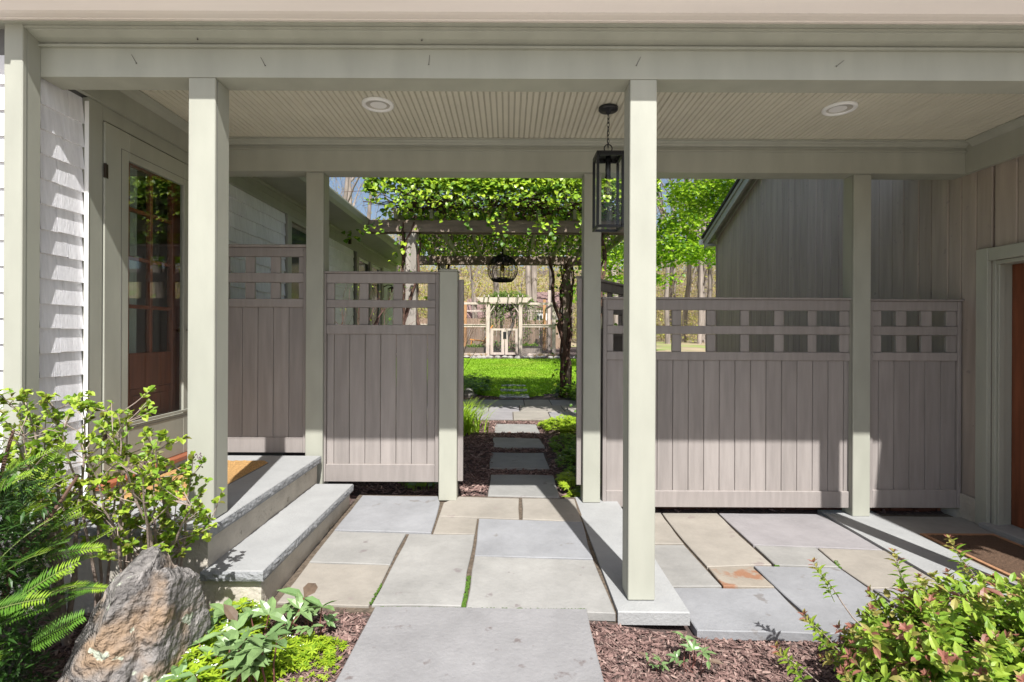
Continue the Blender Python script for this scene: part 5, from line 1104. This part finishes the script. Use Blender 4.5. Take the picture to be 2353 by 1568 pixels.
while k < 299:
    a = rr.uniform(0, 6.28); zz = rr.random(); ph = rr.uniform(-.15, 1.4); rad_ = .52*(1-.35*zz)
    c = Vector((-2.08+.52*math.cos(ph)*math.cos(a)*rr.uniform(.75, 1.0), 1.80+.46*math.cos(ph)*math.sin(a)*rr.uniform(.75, 1), .42+.62*math.sin(ph)*rr.uniform(.8, 1.0)+rr.gauss(0, .06)))
    if c.z < .02 or c.y < 1.28: continue
    out = Vector((math.cos(a)*math.cos(ph), math.sin(a)*math.cos(ph), .25+.55*math.sin(ph))).normalized()
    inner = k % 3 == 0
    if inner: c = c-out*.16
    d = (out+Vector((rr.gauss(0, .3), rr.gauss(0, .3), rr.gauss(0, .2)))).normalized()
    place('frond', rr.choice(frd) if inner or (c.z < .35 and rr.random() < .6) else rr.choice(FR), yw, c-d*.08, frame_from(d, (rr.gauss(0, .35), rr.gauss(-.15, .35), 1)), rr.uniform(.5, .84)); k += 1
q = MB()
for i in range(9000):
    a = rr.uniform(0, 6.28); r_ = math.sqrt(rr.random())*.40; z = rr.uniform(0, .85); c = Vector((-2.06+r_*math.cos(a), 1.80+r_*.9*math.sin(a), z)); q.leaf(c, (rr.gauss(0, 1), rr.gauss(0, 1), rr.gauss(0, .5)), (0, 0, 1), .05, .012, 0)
tag(obj('inner_needles', q, yewC, yw), kind='stuff')  # dark core needles, the interior shade put into their colour

# ---------------------------------------------------------------- spirea at the right
def shoot(seed, L, n, red):
    rr = random.Random(seed); mb = MB(); pts = [Vector((0, 0, 0))]; d = Vector((0, 0, 1)); p = pts[0]
    for i in range(6): d = (d+Vector((rr.gauss(0, .07), rr.gauss(0, .07), .02))).normalized(); p = p+d*(L/6); pts.append(p)
    mb.tube(pts, [.0022-.0002*i for i in range(7)], 4, 4)
    for i in range(n):
        t = .12+.86*i/(n-1); k_ = min(5, int(t*6)); s = pts[k_].lerp(pts[k_+1], t*6-k_); a = i*2.4+rr.gauss(0, .3); el = .25+.5*t; dd = Vector((math.cos(a), math.sin(a), el)); l = rr.uniform(.042, .066)*(1-.40*max(0, t-.7)/.3)
        m_ = (rr.choices((0, 1, 2), (4, 5, .4))[0] if t < .72 else rr.choices((0, 2, 3), (4, 2.5, 1.6 if red else .1))[0]); mb.leaf(s, dd, (0, 0, 1), l, l*.48, m_, .35, .2, True)
    for i in range(7):
        a = i*.9+rr.gauss(0, .2); mb.leaf(pts[-1], (math.cos(a), math.sin(a), rr.uniform(.4, 1.2)), (0, 0, 1), rr.uniform(.020, .036), .013, 3 if (red and rr.random() < .8) else rr.choice((0, 2)), .3, .1, True)
    return mb.mesh('shoot', [spA, spB, spO, spR, greent])
SS = [shoot(i, rng.uniform(.17, .24), rng.randint(20, 26), i % 6 < 5) for i in range(12)]
sp = empty('spirea_shrub', (1.92, 1.98, -.10), 'rounded spirea with green leaves and reddish tips at the right front', 'shrub'); rr = random.Random(71); mb = MB(); k = 0
while k < 292:
    a = rr.uniform(0, 6.28); ph = math.asin(rr.uniform(-.12, 1)); inner = rr.uniform(.62, 1.0)
    out = Vector((math.cos(a)*math.cos(ph), math.sin(a)*math.cos(ph), math.sin(ph))); c = Vector((1.94+.68*out.x*inner, 1.93+.50*out.y*inner, .03+.41*out.z*inner))
    if c.y < 1.35 or c.z < -.05: continue
    d = (out*.8+Vector((rr.gauss(0, .25), rr.gauss(-.1, .25), .6))).normalized(); s = rr.uniform(.7, 1.1)
    M = frame_from(d, (rr.gauss(0, 1), rr.gauss(0, 1), .1))@Matrix.Rotation(R(-90), 3, 'X'); place('shoot', rr.choice(SS), sp, c-d*.12*s, M, s); k += 1
    if k % 3 == 0: p, r_ = vstem([(1.92+rr.gauss(0, .06), 1.96+rr.gauss(0, .05), -.1), Vector((1.92, 1.96, .1)).lerp(c, .5), c-d*.15], .005, .0025, .008, k); mb.tube(p, r_, 4)
for (base, tip, n) in (((1.45, 2.02, -.08), (1.13, 2.12, .10), 4), ((1.5, 2.1, .02), (1.27, 2.18, .20), 4), ((1.55, 2.15, .1), (1.36, 2.28, .37), 4), ((1.7, 2.1, .2), (1.62, 2.2, .46), 3), ((2.0, 2.1, .3), (1.86, 2.2, .52), 3), ((1.45, 2.1, .1), (1.32, 2.14, .08), 3)):
    b0, t0 = Vector(base), Vector(tip); p, r_ = vstem([b0, b0.lerp(t0, .5)+Vector((0, 0, -.02)), t0], .0035, .0018, .004, n); mb.tube(p, r_, 4); d = ((t0-b0).normalized()+Vector((0, 0, .7))).normalized()
    place('shoot', SS[n], sp, t0-d*.12, frame_from(d, (.2, 1, .1))@Matrix.Rotation(R(-90), 3, 'X'), .8)
obj('stems', mb, twig, sp)
q = MB()
for i in range(5200):
    a = rr.uniform(0, 6.28); ph = math.asin(rr.uniform(-.1, 1)); r_ = rr.uniform(.45, 1.0); out = Vector((math.cos(a)*math.cos(ph), math.sin(a)*math.cos(ph), math.sin(ph))); c = Vector((1.96+.66*out.x*r_, 1.94+.50*out.y*r_, .02+.44*out.z*r_))
    if c.y < 1.3 or mnoise.noise(c*7) < -.22: continue
    l = rr.uniform(.036, .060); q.leaf(c, out*.5+Vector((rr.gauss(0, .6), rr.gauss(0, .6), rr.gauss(.25, .4))), out*.4+Vector((rr.gauss(0, .3), rr.gauss(-.2, .3), .8)), l, l*.46, rr.choices((0, 1, 2, 3), (5, 5, 1, 1.6 if r_ > .8 else .1))[0], .3, .2, True)
tag(obj('foliage', q, [spA, spB, spO, spR], sp), kind='stuff')
